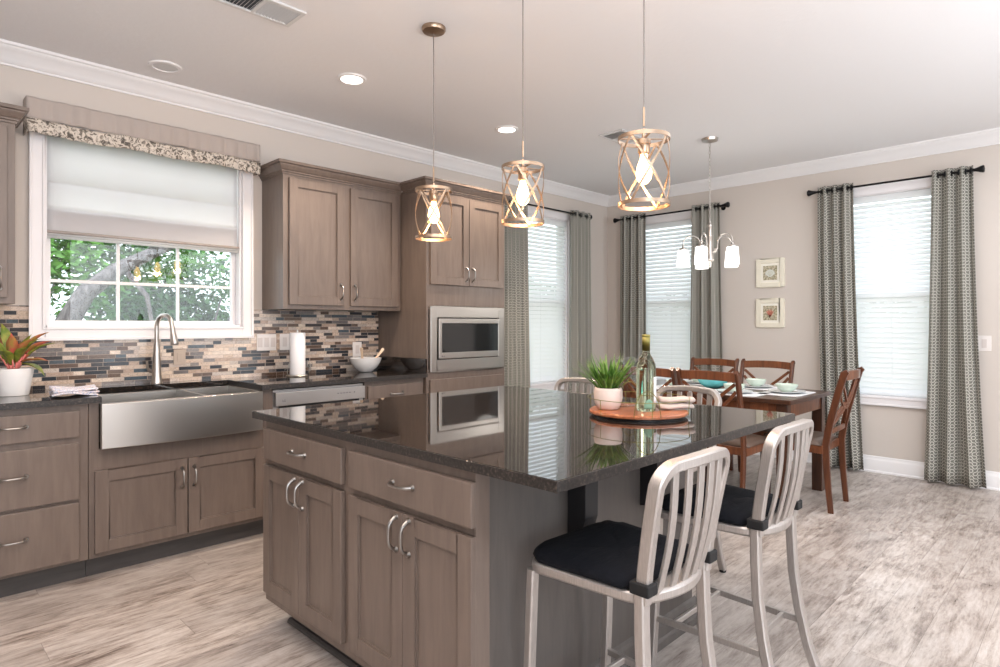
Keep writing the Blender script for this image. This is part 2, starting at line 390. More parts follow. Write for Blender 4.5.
# ------------------------------------------------------------------ setting
CY, RX, H = 4.19, 6.05, 2.76
X0, Y0 = -3.4, -3.2
WIN = {1: ('y', .655, 1.745, 1.255, 2.37), 2: ('y', 4.42, 5.30, .65, 2.40), 3: ('x', 2.92, 3.80, .65, 2.40), 4: ('x', .86, 1.74, .65, 2.40)}
def wall_holes(name, axis, base, th, a0, a1, holes):
    mb = MB(); xs = sorted({a0, a1} | {h[0] for h in holes} | {h[1] for h in holes})
    for i in range(len(xs)-1):
        lo, hi = xs[i], xs[i+1]; hh = [h for h in holes if h[0] <= lo and h[1] >= hi]
        segs = [(0, H)] if not hh else [(0, hh[0][2]), (hh[0][3], H)]
        for z0, z1 in segs:
            if axis == 'y': mb.box((lo, base, z0), (hi, base+th, z1))
            else: mb.box((base, lo, z0), (base+th, hi, z1))
    return tag(mb.out(name, 'wall'), kind='structure')
wall_holes('wall_left', 'y', CY, .15, X0-.15, RX+.15, [WIN[1][1:], WIN[2][1:]])
wall_holes('wall_right', 'x', RX, .15, Y0-.15, CY, [WIN[3][1:], WIN[4][1:]])
tag(B((X0-.15, Y0-.15, 0), (RX+.15, Y0, H)).out('wall_near', 'wall'), kind='structure')
tag(B((X0-.15, Y0, 0), (X0, CY, H)).out('wall_far_left', 'wall'), kind='structure').name = 'wall_rear'
tag(B((X0-.15, Y0-.15, -.1), (RX+.15, CY+.15, 0)).out('floor', 'floor'), kind='structure')
tag(B((X0-.15, Y0-.15, H), (RX+.15, CY+.15, H+.12)).out('ceiling', 'ceiling'), kind='structure')
# crown moulding profile (distance from wall, z)
CP = [(0, H-.105), (.012, H-.105), (.014, H-.095), (.022, H-.09), (.03, H-.075), (.045, H-.055), (.062, H-.038), (.075, H-.03), (.08, H-.018), (.09, H-.014), (.092, H), (0, H)]
mb = MB(); mb.prism(CP, lambda p, q, r: (r, CY-p, q), X0, RX); tag(mb.out('trim_1', 'trim', smooth=True), kind='structure')
mb = MB(); mb.prism(CP, lambda p, q, r: (RX-p, r, q), Y0, CY); tag(mb.out('trim_2', 'trim', smooth=True), kind='structure')
BP = [(0, 0), (.024, 0), (.024, .012), (.016, .02), (.016, .1), (.012, .112), (.007, .12), (.006, .135), (0, .14)]
mb = MB(); mb.prism(BP, lambda p, q, r: (RX-p, r, q), Y0, CY); tag(mb.out('baseboard_right', 'trim', smooth=True), kind='structure')
mb = MB(); mb.prism(BP, lambda p, q, r: (r, CY-p, q), 3.69, RX); tag(mb.out('baseboard_left', 'trim', smooth=True), kind='structure')
# backsplash
mb = MB()
mb.box((-.1, CY-.008, .91), (.587, CY, 1.375)); mb.box((.587, CY-.008, .91), (1.804, CY, 1.21)); mb.box((1.804, CY-.008, .91), (2.845, CY, 1.375))
tag(mb.out('trim_3', 'mosaic'), 'mosaic backsplash of thin beige, brown and slate tiles', kind='structure')

def window(n):
    ax, a0, a1, z0, z1 = WIN[n]
    base = CY if ax == 'y' else RX
    def P(u, d, z): return (u, base+d, z) if ax == 'y' else (base+d, u, z)
    def bx(mb, u0, u1, d0, d1, q0, q1): mb.box(P(u0, d0, q0), P(u1, d1, q1))
    root = bpy.data.objects.new('window_%d' % n, None); COL.objects.link(root); root.location = P((a0+a1)/2, 0, z0); tag(root, kind='structure')
    cw = .07
    mb = MB()
    bx(mb, a0-cw, a0, -.02, 0, z0-cw, z1+cw); bx(mb, a1, a1+cw, -.02, 0, z0-cw, z1+cw); bx(mb, a0, a1, -.02, 0, z1, z1+cw); bx(mb, a0, a1, -.02, 0, z0-cw, z0)
    bx(mb, a0-cw, a0-cw+.014, -.03, -.02, z0-cw, z1+cw); bx(mb, a1+cw-.014, a1+cw, -.03, -.02, z0-cw, z1+cw); bx(mb, a0-cw, a1+cw, -.03, -.02, z0-cw, z0-cw+.014)
    bx(mb, a0-.012, a0, -.026, -.02, z0, z1); bx(mb, a1, a1+.012, -.026, -.02, z0, z1); bx(mb, a0-.012, a1+.012, -.026, -.02, z0-.012, z0)
    mb.out('window_casing', 'casing', root, bevel=.003)
    mb = MB(); j = .012
    bx(mb, a0, a0+j, 0, .13, z0, z1); bx(mb, a1-j, a1, 0, .13, z0, z1); bx(mb, a0, a1, 0, .13, z1-j, z1); bx(mb, a0, a1, 0, .13, z0, z0+j)
    mb.out('window_jamb', 'casing', root)
    zm = z0+(z1-z0)*.5
    for nm, q0, q1, d in (('lower_sash', z0+j, zm+.02, .085), ('upper_sash', zm-.02, z1-j, .115)):
        s = .028; mb = MB()
        bx(mb, a0+j, a0+j+s, d-.015, d+.015, q0, q1); bx(mb, a1-j-s, a1-j, d-.015, d+.015, q0, q1); bx(mb, a0+j+s, a1-j-s, d-.015, d+.015, q0, q0+s); bx(mb, a0+j+s, a1-j-s, d-.015, d+.015, q1-s, q1)
        k = 3 if n == 1 else 0
        for i in range(1, k):
            u = a0+j+s+(a1-a0-2*j-2*s)*i/k; bx(mb, u-.009, u+.009, d-.008, d+.008, q0+s, q1-s)
        if k:
            zc = q0+.255 if nm == 'lower_sash' else (q0+q1)/2
            bx(mb, a0+j+s, a1-j-s, d-.0075, d+.0075, zc-.009, zc+.009)
        o = mb.out(nm, 'casing', root, bevel=.002)
        mb = MB(); bx(mb, a0+j+s, a1-j-s, d-.002, d+.002, q0+s, q1-s); mb.out('pane', 'pane', o)
    return root
for n in WIN: window(n)

# ------------------------------------------------------------------ window dressings
# valance over the sink window
va = thing('window_valance', 'taupe gathered valance with patterned lower band above the sink window', 'valance', (1.19, CY, 2.3))
VX0, VX1, VY = .562, 1.826, CY-.105
def valpt(s_, z, amp):
    # developed path: return, front, return
    L = [.1, VX1-VX0, .1]; tot = sum(L); d = s_*tot; w_ = amp*(math.sin(s_*61)+.6*math.sin(s_*27+1))
    if d < L[0]: return (VX0, CY-d, z)
    if d < L[0]+L[1]: return (VX0+d-L[0], VY-abs(w_)*.5+amp*.2, z)
    return (VX1, VY+(d-L[0]-L[1]), z)
def zt(v): return 2.482
MB().sheet(lambda a, b: valpt(a, 2.488-.115*b, (.014+.034*b)*(1-.35*b)), 160, 8).out('gathered_top', 'valtaupe', va, 'all', solid=.004)
MB().sheet(lambda a, b: (lambda p: (p[0], p[1]-.004, p[2]))(valpt(a, 2.372-.075*b+-.003+.005*math.sin(a*19), .022+.006*b)), 160, 5).out('patterned_band', 'valpattern', va, 'all', solid=.004)
B((VX0+.004, VY+.012, 2.475), (VX1-.004, CY, 2.487)).out('mounting_board', 'valtaupe', va)
# roman shade
rs = thing('roman_shade', 'white linen roman shade half lowered in the sink window', 'roman shade', (1.2, CY, 1.75))
SX0, SX1 = .672, 1.728
prof = [(2.355, .03), (2.20, .03), (2.08, .03), (2.072, .018), (2.06, .03), (1.95, .03), (1.932, .03), (1.924, .018), (1.912, .03), (1.80, .026), (1.79, .02)]
def shp(a, b):
    k = b*(len(prof)-1); i = min(int(k), len(prof)-2); f = k-i
    return (SX0+(SX1-SX0)*a, CY+prof[i][1]*(1-f)+prof[i+1][1]*f+.001*math.sin(a*20), prof[i][0]*(1-f)+prof[i+1][0]*f)
MB().sheet(shp, 30, 10).out('linen_panel', 'shadefabric', rs, 'all', solid=.002)
hm = MB().sheet(lambda a, b: (SX0+.004+(SX1-SX0-.008)*a, CY+.034, 1.795+.122*b), 4, 2).out('lined_hem', 'valtaupe', rs, 'all', solid=.002)
for k in range(3):
    z = 1.80-.014*k; MB().tube([(SX0-.006+.002*k, CY+.012+.006*k, z-.008), (SX1+.006-.002*k, CY+.012+.006*k, z-.008)], .0085, 8).out('bottom_fold', 'valtaupe' if k == 0 else 'shadefabric', rs, 'all')

def rod(ax, a0, a1, z, off, label):
    base = (CY if ax == 'y' else RX)-off
    def P(u, d=0, zz=z): return (u, base+d, zz) if ax == 'y' else (base+d, u, zz)
    t_ = thing('curtain_rod', label, 'curtain rod', P((a0+a1)/2), group=None)
    MB().tube([P(a0), P(a1)], .009, 12).out('rod', 'black', t_, True)
    for e, sgn in ((a0, -1), (a1, 1)):
        pr = [(.0, -.002), (.012, 0), (.013, .012), (.018, .03), (.026, .05), (.029, .062), (.024, .07), (.0, .074)]
        mb = MB(); ax_ = 'x' if ax == 'y' else 'y'; mb.lathe([(r, q*sgn) for r, q in pr], P(e), 16, ax_); mb.out('finial', 'black', t_, True)
        u = e-sgn*.035
        mb = MB(); mb.tube([P(u, 0, z), P(u, off-.004, z-.005)], .007, 8); mb.lathe([(0, 0), (.025, 0), (.025, -.006), (0, -.006)], P(u, off, z-.005), 14, 'y' if ax == 'y' else 'x'); mb.out('bracket', 'black', t_, True)
    return t_
def curtain(ax, t0, t1, b0, b1, off, label, group, folds=3.5, ztop=2.50, zrod=2.46, seed=0, zbot=.02):
    base = (CY if ax == 'y' else RX)-off; rnd = random.Random(seed); ph = rnd.random()*.0
    c = (t0+t1)/2
    t_ = thing('curtain', label, 'curtain', (c, base, zbot) if ax == 'y' else (base, c, zbot), group=group)
    jig = [rnd.uniform(-.25, .25) for _ in range(8)]
    W = (b1-b0)*1.55
    def fn(a, b):
        s_ = b  # 0 top, 1 bottom
        e = s_**1.6
        lo = t0*(1-e)+b0*e; hi = t1*(1-e)+b1*e
        wob = .012*s_*math.sin(a*9+seed+s_*2.2)
        aa = a+.025*math.sin(2*PI*folds*a*2)*(1-s_*.4)+.045*s_*math.sin(2*PI*a+seed)*math.sin(PI*a)
        u = lo+(hi-lo)*aa+wob
        amp = (.034+.016*s_)*(1+jig[int(a*7.9)]*0)+.006*math.sin(a*11+seed)*s_
        d = amp*math.sin(2*PI*folds*a+.5*math.sin(s_*2.5+seed)*s_)
        z = ztop+(zbot-ztop)*s_
        return (u, base+d, z) if ax == 'y' else (base+d, u, z)
    MB().sheet(fn, 84, 26, lambda a, b: (a*W+seed*.37, b*(ztop-zbot))).out('fabric', 'curtain', t_, 'all', solid=.003)
    ng = int(folds*2)
    for k in range(ng):
        a = (k+.5)/(2*folds) if False else k/(2*folds)+.001
        if a > .99: break
        e = 0; u = t0+(t1-t0)*(a+.0)
        if k == 0: u += .012
        ps = []
        for j in range(14):
            q = 2*PI*j/14; rr_ = .021
            ps.append((u, base+rr_*math.cos(q), zrod+rr_*math.sin(q)) if ax == 'y' else (base+rr_*math.cos(q), u, zrod+rr_*math.sin(q)))
        MB().tube(ps, .0055, 6, True).out('grommet', 'black', t_, 'all')
    return t_
G1 = None
rod('y', 4.19, 5.50, 2.462, .11, 'black curtain rod above the window beside the tall oven cabinet')
rod('x', 2.74, 3.95, 2.462, .11, 'black curtain rod above the window left of the two small pictures')
rod('x', .735, 1.865, 2.462, .11, 'black curtain rod above the rightmost window')
curtain('y', 4.20, 4.515, 4.20, 4.58, .11, 'grey patterned curtain panel hanging right beside the tall microwave cabinet', None, 3, seed=1)
curtain('y', 5.225, 5.545, 5.215, 5.59, .11, 'grey patterned curtain panel between the corner and the left wall dining window', None, 3, seed=2)
curtain('x', 3.61, 3.935, 3.61, 3.955, .11, 'grey patterned curtain panel nearest the room corner on the right hand wall', None, 3.5, seed=3)
curtain('x', 2.765, 3.065, 2.71, 3.075, .11, 'grey patterned curtain panel behind the chandelier, left of the two pictures', None, 3, seed=4)
curtain('x', 1.565, 1.85, 1.48, 1.80, .11, 'grey patterned curtain panel right of the two pictures, behind the dining chair', None, 3.5, seed=5)
curtain('x', .735, 1.0, .645, 1.065, .11, 'widest grey patterned curtain panel at far right, beside the light switch', None, 3, seed=6)

def blind(n, label):
    ax, a0, a1, z0, z1 = WIN[n]; base = CY if ax == 'y' else RX
    def P(u, d, z): return (u, base+d, z) if ax == 'y' else (base+d, u, z)
    t_ = thing('window_blind', label, 'blind', P((a0+a1)/2, .03, z0+.02))
    u0, u1 = a0+.016, a1-.016
    mb = MB(); mb.box(P(u0, .004, z1-.075), P(u1, .012, z1-.014)); mb.box(P(u0, .012, z1-.05), P(u1, .055, z1-.014)); mb.out('headrail', 'slat', t_, bevel=.003)
    mb = MB(); z = z1-.10; pitch = .043
    while z > z0+.045:
        mb.xf(Matrix.Identity(4), len(mb.v)); i = len(mb.v)
        w2 = .025; an = math.radians(53)
        pts = []
        for q in (-1, 0, 1):
            dd = .036+q*w2*math.cos(an); zz = z+q*w2*math.sin(an)+(.002 if q == 0 else 0)
            pts.append((dd, zz))
        for (dd, zz) in pts+[(d_, z_-.0028) for d_, z_ in pts[::-1]]:
            mb.v.append(P(u0, dd, zz)); mb.v.append(P(u1, dd, zz))
        for k in range(6):
            k2 = (k+1) % 6; mb.f.append((i+2*k, i+2*k+1, i+2*k2+1, i+2*k2))
        mb.f.append(tuple(i+2*k for k in range(6))); mb.f.append(tuple(i+2*k+1 for k in range(6))[::-1])
        z -= pitch
    mb.out('slats', 'slat', t_)
    B(P(u0, .014, z0+.016), P(u1, .058, z0+.034)).out('bottom_rail', 'slat', t_, bevel=.003)
    for u in (u0+.12, u1-.12, (u0+u1)/2):
        MB().tube([P(u, .008, z1-.06), P(u, .012, z0+.03)], .0012, 5).out('lift_cord', 'slat', t_)
    return t_
blind(2, 'white horizontal blind in the window beside the tall oven cabinet')
blind(3, 'white horizontal blind in the window behind the chandelier')
blind(4, 'white horizontal blind in the rightmost window between grey curtains')

# ------------------------------------------------------------------ cabinetry
# map functions: u along, w up, n outwards from face
FY = 3.60
def mapK(face): return lambda u, w_, n: (u, face-n, w_)
def mapI(face): return lambda u, w_, n: (face-n, u, w_)
def fbox(mb, mp, u0, u1, w0, w1, n0, n1): mb.box(mp(u0, w0, n0), mp(u1, w1, n1)); return mb
def shaker(name, mp, u0, u1, w0, w1, parent, st=.058, th=.02):
    mb = MB()
    fbox(mb, mp, u0, u0+st, w0, w1, 0, th); fbox(mb, mp, u1-st, u1, w0, w1, 0, th)
    fbox(mb, mp, u0+st, u1-st, w1-st, w1, 0, th); fbox(mb, mp, u0+st, u1-st, w0, w0+st, 0, th)
    fbox(mb, mp, u0+st, u1-st, w0+st, w1-st, 0, th-.010)
    # small chamfer strips round the recess
    e = .006
    for (a0, a1, b0, b1) in ((u0+st, u0+st+e, w0+st, w1-st), (u1-st-e, u1-st, w0+st, w1-st), (u0+st+e, u1-st-e, w0+st, w0+st+e), (u0+st+e, u1-st-e, w1-st-e, w1-st)):
        fbox(mb, mp, a0, a1, b0, b1, 0, th-.006)
    return mb.out(name, 'cab', parent, bevel=.0018)
def slab(name, mp, u0, u1, w0, w1, parent, th=.02):
    return fbox(MB(), mp, u0, u1, w0, w1, 0, th).out(name, 'cab', parent, bevel=.003)
def pull(mp, u, w_, parent, vert, L=.102, n0=.02, m='pewter'):
    pts = []; K = 12
    for k in range(K+1):
        s_ = -1+2*k/K; h = .028*(1-abs(s_)**4)+.004
        a = s_*L/2
        pts.append(mp(u, w_+a, n0+h) if vert else mp(u+a, w_, n0+h))
    mb = MB()
    mb.tube(pts, .0046, 8, radii=[.0066-.0022*(1-abs(-1+2*k/K)**3) for k in range(K+1)])
    for s_ in (-1, 1):
        a = s_*L/2
        c0 = mp(u, w_+a, n0) if vert else mp(u+a, w_, n0); c1 = mp(u, w_+a, n0+.009) if vert else mp(u+a, w_, n0+.009)
        mb.tube([c0, c1], .009, 10, radii=[.010, .0078])
    return mb.out('handle', m, parent, True)

# base cabinet with three drawers
bc = thing('base_cabinet', 'grey-brown base cabinet with three drawers below the potted plant', 'cabinet', (.41, 3.9, 0))
B((.08, FY, .105), (.74, CY-.002, .884)).out('body', 'cab', bc, bevel=.002)
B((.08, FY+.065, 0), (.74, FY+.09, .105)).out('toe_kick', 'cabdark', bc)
mp = mapK(FY)
for w0, w1 in ((.722, .85), (.418, .692), (.122, .402)):
    d = slab('drawer', mp, .18, .70, w0, w1, bc); pull(mp, .44, (w0+w1)/2+.01, d, False)
# sink cabinet
skc = thing('sink_cabinet', 'wide grey-brown cabinet with two doors below the steel farmhouse sink', 'cabinet', (1.2, 3.9, 0))
mb = MB(); mb.box((.742, FY, .105), (1.688, CY-.002, .645)); mb.box((.742, FY, .645), (.785, CY-.002, .884)); mb.box((1.604, FY, .645), (1.688, CY-.002, .884)); mb.out('body', 'cab', skc)
B((.742, FY+.065, 0), (1.688, FY+.09, .105)).out('toe_kick', 'cabdark', skc)
d = shaker('door', mp, .765, 1.197, .13, .54, skc); pull(mp, 1.17, .44, d, True)
d = shaker('door', mp, 1.203, 1.632, .13, .54, skc); pull(mp, 1.232, .44, d, True)
# dishwasher
dw = thing('dishwasher', 'stainless dishwasher with slim control strip under the counter right of the sink', 'dishwasher', (2.01, 3.9, 0))
B((1.694, FY+.01, .1), (2.33, CY-.05, .872)).out('body', 'satin', dw)
mb = MB(); fbox(mb, mp, 1.698, 2.326, .11, .745, -.01, .02); mb.out('door', 'steel', dw, bevel=.004)
mb = MB(); fbox(mb, mp, 1.698, 2.326, .775, .858, -.01, .024); cp = mb.out('control_panel', 'satin', dw, bevel=.004)
fbox(MB(), mp, 1.73, 2.29, .747, .773, -.01, .006).out('handle_recess', 'blackpaint', dw)
for k in range(6): MB().lathe([(0, 0), (.004, 0), (.004, -.0015), (0, -.0015)], (2.12+.022*k+(.012 if k == 5 else 0), FY-.024, .822), 10, 'y').out('button', 'markgrey', cp)
def text(body, size, loc, rz, m, parent, name='logo', ext=.0004):
    cu = bpy.data.curves.new(name, 'FONT'); cu.body = body; cu.size = size; cu.extrude = ext; cu.align_x = 'CENTER'; cu.materials.append(M[m])
    o = bpy.data.objects.new(name, cu); COL.objects.link(o); o.parent = parent
    bpy.context.view_layer.update()
    me = bpy.data.meshes.new_from_object(o); bpy.data.objects.remove(o); me.name = name
    o = bpy.data.objects.new(name, me); COL.objects.link(o); o.parent = parent
    w_ = Matrix.Translation(loc) @ Matrix.Rotation(rz, 4, 'Z') @ Matrix.Rotation(PI/2, 4, 'X')
    o.matrix_local = wmat(parent).inverted() @ w_
    return o
text('LG', .018, (1.75, FY-.0245, .80), 0, 'markgrey', cp)
# narrow base cabinet right of dishwasher
rb = thing('base_cabinet', 'grey-brown base cabinet with a drawer between dishwasher and tall cabinet', 'cabinet', (2.59, 3.9, 0))
B((2.335, FY, .105), (2.843, CY-.002, .884)).out('body', 'cab', rb)
B((2.335, FY+.065, 0), (2.843, FY+.09, .105)).out('toe_kick', 'cabdark', rb)
d = slab('drawer', mp, 2.355, 2.822, .722, .85, rb); pull(mp, 2.59, .786, d, False)
d = shaker('door', mp, 2.355, 2.586, .122, .70, rb); pull(mp, 2.555, .6, d, True)
d = shaker('door', mp, 2.591, 2.822, .122, .70, rb); pull(mp, 2.62, .6, d, True)
# wall cabinets with cornice
CR = [(0, -.012), (.007, -.012), (.007, 0), (.015, .002), (.015, .010), (.022, .016), (.034, .034), (.038, .042), (.038, .049), (.05, .052), (.05, .07), (0, .07)]
def cornice(name, x0, x1, face, z, parent, left=True, right=True, back=CY, leftto=None):
    mb = MB()
    # mitred: follow the profile offset around left side, front, right side
    xl = x0; xr = x1
    path = []
    def ring(px, py, sx, sy): return [(px+sx*p, py-sy*p, z+q) for p, q in CR]
    rings = []
    yl = leftto if leftto is not None else back
    if left: rings.append(ring(xl, yl, -1, 0))
    rings.append(ring(xl, face, -1 if left else 0, 1)); rings.append(ring(xr, face, 1 if right else 0, 1))
    if right: rings.append(ring(xr, back, 1, 0))
    i = 0; n = len(CR)
    for r in rings: mb.v += r
    for k in range(len(rings)-1):
        for j in range(n):
            j2 = (j+1) % n; mb.f.append((k*n+j, k*n+j2, (k+1)*n+j2, (k+1)*n+j))
    mb.f.append(tuple(range(n))[::-1]); mb.f.append(tuple(range((len(rings)-1)*n, len(rings)*n)))
    return mb.out(name, 'cab', parent, smooth=False, bevel=.001)
UF = 3.875
wc = thing('wall_cabinet', 'grey-brown two-door wall cabinet right of the sink window', 'cabinet', (2.36, 4.0, 1.375))
B((1.888, UF, 1.375), (2.838, CY-.0, 2.285)).out('body', 'cab', wc, bevel=.0015)
mpu = mapK(UF)
d = shaker('door', mpu, 1.925, 2.338, 1.405, 2.25, wc); pull(mpu, 2.308, 1.50, d, True)
d = shaker('door', mpu, 2.390, 2.803, 1.405, 2.25, wc); pull(mpu, 2.420, 1.50, d, True)
cornice('cornice', 1.888, 2.838, UF, 2.283, wc, True, False)
B((1.888, UF, 2.283), (2.838, CY, 2.29)).out('top_board', 'cab', wc)
wl = thing('wall_cabinet', 'grey-brown wall cabinet cut off at the left edge, left of the sink window', 'cabinet', (.25, 4.0, 1.375))
B((.02, UF, 1.375), (.488, CY, 2.285)).out('body', 'cab', wl, bevel=.0015)
d = shaker('door', mpu, .05, .455, 1.405, 2.25, wl); pull(mpu, .425, 1.50, d, True)
cornice('cornice', .02, .488, UF, 2.283, wl, False, True)
# tall cabinet
TF = 3.572; TX0, TX1 = 2.848, 3.675
tc = thing('tall_cabinet', 'tall grey-brown cabinet housing the built-in microwave', 'cabinet', (3.26, 3.9, 0))
mb = MB(); mb.box((TX0, TF, .105), (TX0+.02, CY-.002, 2.285)); mb.box((TX1-.02, TF, .105), (TX1, CY-.002, 2.285)); mb.box((TX0+.02, CY-.02, .105), (TX1-.02, CY-.002, 2.285))
mb.box((TX0+.02, TF, .105), (TX1-.02, CY-.02, .93)); mb.box((TX0+.02, TF, 1.395), (TX1-.02, CY-.02, 2.285)); mb.out('body', 'cab', tc, bevel=.001)
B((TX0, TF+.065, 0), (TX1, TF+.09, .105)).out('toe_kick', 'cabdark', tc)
mpt = mapK(TF)
d = shaker('door', mpt, 2.878, 3.258, 1.572, 2.25, tc); pull(mpt, 3.228, 1.66, d, True)
d = shaker('door', mpt, 3.264, 3.644, 1.572, 2.25, tc); pull(mpt, 3.294, 1.66, d, True)
d = slab('drawer', mpt, 2.875, 3.648, .60, .862, tc); pull(mpt, 3.26, .72, d, False)
d = shaker('door', mpt, 2.875, 3.258, .125, .585, tc); pull(mpt, 3.228, .50, d, True)
d = shaker('door', mpt, 3.264, 3.648, .125, .585, tc); pull(mpt, 3.294, .50, d, True)
cornice('cornice', TX0, TX1, TF, 2.283, tc, True, True, CY-.002, UF-.03)
B((TX0, TF, 2.283), (TX1, CY-.002, 2.29)).out('top_board', 'cab', tc)
# microwave
mw = thing('built_in_microwave', 'stainless built-in microwave with wide trim frame and dark glass door', 'microwave', (3.26, 3.75, .93))
B((TX0+.03, TF+.002, .935), (TX1-.03, 4.05, 1.39)).out('body', 'blackpaint', mw)
U0, U1, W0, W1 = 2.872, 3.650, .918, 1.408
mb = MB(); b_ = .062
fbox(mb, mpt, U0, U0+b_, W0, W1, 0, .022); fbox(mb, mpt, U1-b_, U1, W0, W1, 0, .022); fbox(mb, mpt, U0+b_, U1-b_, W1-.085, W1, 0, .022); fbox(mb, mpt, U0+b_, U1-b_, W0, W0+.09, 0, .022)
mb.out('trim_frame', 'steel', mw, bevel=.004)
dr = thing('door', None, None); dr.parent = mw
bpy.data.objects.remove(dr)
a0, a1, c0, c1 = U0+b_+.008, U1-b_-.008, W0+.098, W1-.093
mb = MB(); fbox(mb, mpt, a0, a0+.03, c0, c1, 0, .034); fbox(mb, mpt, a1-.012, a1, c0, c1, 0, .034); fbox(mb, mpt, a0+.03, a1-.012, c0, c0+.045, 0, .034); fbox(mb, mpt, a0+.03, a1-.012, c1-.035, c1, 0, .034)
dr = mb.out('door', 'steel', mw, bevel=.003)
fbox(MB(), mpt, a0+.03, a1-.012, c0+.045, c1-.035, 0, .031).out('glass', 'glassdark', dr)
MB().lathe([(0, 0), (.005, 0), (.005, -.001), (0, -.001)], (a0+.03, TF-.0345, c0+.019), 12, 'y').out('logo_disc', 'markgrey', dr)
text('LG', .014, (a0+.05, TF-.0345, c0+.014), 0, 'markgrey', dr)

# countertop along the wall
ct = thing('countertop', 'dark polished granite countertop along the sink wall', 'countertop', (1.5, 3.9, .884))
mb = MB(); CF = 3.556
mb.box((.06, CF, .884), (.785, CY-.008, .914)); mb.box((1.604, CF, .884), (2.846, CY-.008, .914)); mb.box((.785, 4.045, .884), (1.604, CY-.008, .914))
mb.out('slab', 'granite', ct)
mb = MB(); mb.box((.06, CF-.003, .884), (.788, CF, .9125)); mb.box((.785, CF, .884), (.788, 4.045, .9125)); mb.out('edge', 'graniteedge', ct)
mb = MB(); mb.box((1.601, CF-.003, .884), (2.846, CF, .9125)); mb.box((1.601, CF, .884), (1.604, 4.045, .9125)); mb.out('edge', 'graniteedge', ct)
B((2.828, CF+.004, .914), (2.847, CY-.008, 1.02)).out('side_splash', 'granite', ct, bevel=.002)
# island
IX, IY0, IY1, IX1 = 1.176, 1.262, 2.562, 2.45
isl = thing('island_cabinet', 'grey-brown kitchen island base with drawers, doors and a plain end panel', 'kitchen island', (1.81, 1.93, 0))
mb = MB(); mb.box((IX, IY0, .10), (IX1, IY1, .866)); mb.out('body', 'endpanel', isl, bevel=.002)
mb = MB(); fi = .012; mb.box((IX-.004, IY0-.004, .10), (IX+.0, IY1, .866)); mb.box((IX-.004, IY0-.012, .10), (IX+.05, IY0, .866)); mb.out('face_frame', 'cab', isl, bevel=.001)
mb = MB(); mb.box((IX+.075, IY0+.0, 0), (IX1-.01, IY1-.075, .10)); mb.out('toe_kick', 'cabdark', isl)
mb = MB(); pf = [(0, 0), (.022, 0), (.022, .03), (.014, .04), (.014, .085), (.009, .1), (0, .108)]
mb.prism(pf, lambda p, q, r: (r, IY0-p, q), IX+.06, IX1+.022); mb.prism(pf, lambda p, q, r: (IX1+p, r, q), IY0-.0, IY1)
mb.out('base_moulding', 'endpanel', isl, smooth=False)
mb = MB(); mb.prism([(0, 0), (.018, 0), (.016, .01), (.008, .017), (0, .018)], lambda p, q, r: (IX+.075-p, r, q), IY0+.02, IY1-.07); mb.out('shoe_moulding', 'cabdark', isl)
mi = mapI(IX-.004)
for (l, r_) in ((2.546, 1.925), (1.877, 1.249)):
    d = fbox(MB(), mi, r_, l, .706, .834, 0, .02).out('drawer', 'cab', isl, bevel=.003); pull(mi, (l+r_)/2+.0, .772, d, False)
    mid = (l+r_)/2+.0
    d = shaker('door', mi, mid+.0015, l, .142, .681, isl); pull(mi, mid+.032, .615, d, True)
    d = shaker('door', mi, r_, mid-.0015, .142, .681, isl); pull(mi, mid-.032, .615, d, True)
# corbels: curved black brackets under the overhang
for xc in (1.63, 2.07):
    top = .866; poly = [(0, top), (.075, top), (.072, top-.22), (.06, top-.255), (.03, top-.275), (0, top-.28)]
    mb = MB(); mb.prism(poly, lambda p, q, r: (r, IY0-p, q), xc-.035, xc+.035); mb.out('corbel', 'blackpaint', isl, bevel=.002)
ic = thing('island_countertop', 'large square dark granite top on the island, mirroring the windows', 'countertop', (1.94, 1.79, .866))
B((1.151, .942, .866), (2.727, 2.642, .896)).out('slab', 'granite', ic)
mb = MB(); mb.box((1.148, .939, .866), (2.73, .942, .8945)); mb.box((1.148, .942, .866), (1.151, 2.642, .8945)); mb.box((2.727, .942, .866), (2.73, 2.642, .8945)); mb.box((1.148, 2.642, .866), (2.73, 2.645, .8945)); mb.out('edge', 'graniteedge', ic, bevel=.001)

# ------------------------------------------------------------------ sink and faucet
sk = thing('farmhouse_sink', 'stainless farmhouse apron sink with two bowls below the window', 'sink', (1.195, 3.8, .65))
SXa, SXb, SYf, SYb, SZ = .785, 1.604, 3.545, 4.04, .878
N_ = 16
def bow(f): return SYf-.028*(1-(2*f-1)**2)
poly = [(SXa+(SXb-SXa)*k/N_, bow(k/N_)) for k in range(N_+1)]+[(SXb, SYf+.03), (SXa, SYf+.03)]
MB().prism(poly, lambda p, q, r: (p, q, r), .652, SZ).out('apron', 'steel', sk, smooth=True, bevel=.003)
mb = MB(); xm = 1.29
for x0, x1 in ((SXa+.012, xm-.01), (xm+.01, SXb-.012)):
    y0, y1 = SYf+.03, SYb-.012; zb = .68; e = .004
    mb.box((x0, y0, zb-e), (x1, y1, zb)); mb.box((x0-e, y0, zb), (x0, y1, SZ-.004)); mb.box((x1, y0, zb), (x1+e, y1, SZ-.004)); mb.box((x0, y0-e, zb), (x1, y0, SZ-.004)); mb.box((x0, y1, zb), (x1, y1+e, SZ-.004))
mb.out('basin', 'steel', sk)
mb = MB(); mb.box((SXa, SYf+.028, SZ-.005), (SXa+.014, SYb, SZ)); mb.box((SXb-.014, SYf+.028, SZ-.005), (SXb, SYb, SZ)); mb.box((xm-.01, SYf+.028, SZ-.005), (xm+.01, SYb, SZ)); mb.box((SXa, SYb-.014, SZ-.005), (SXb, SYb, SZ)); mb.out('rim', 'steel', sk, bevel=.0015)
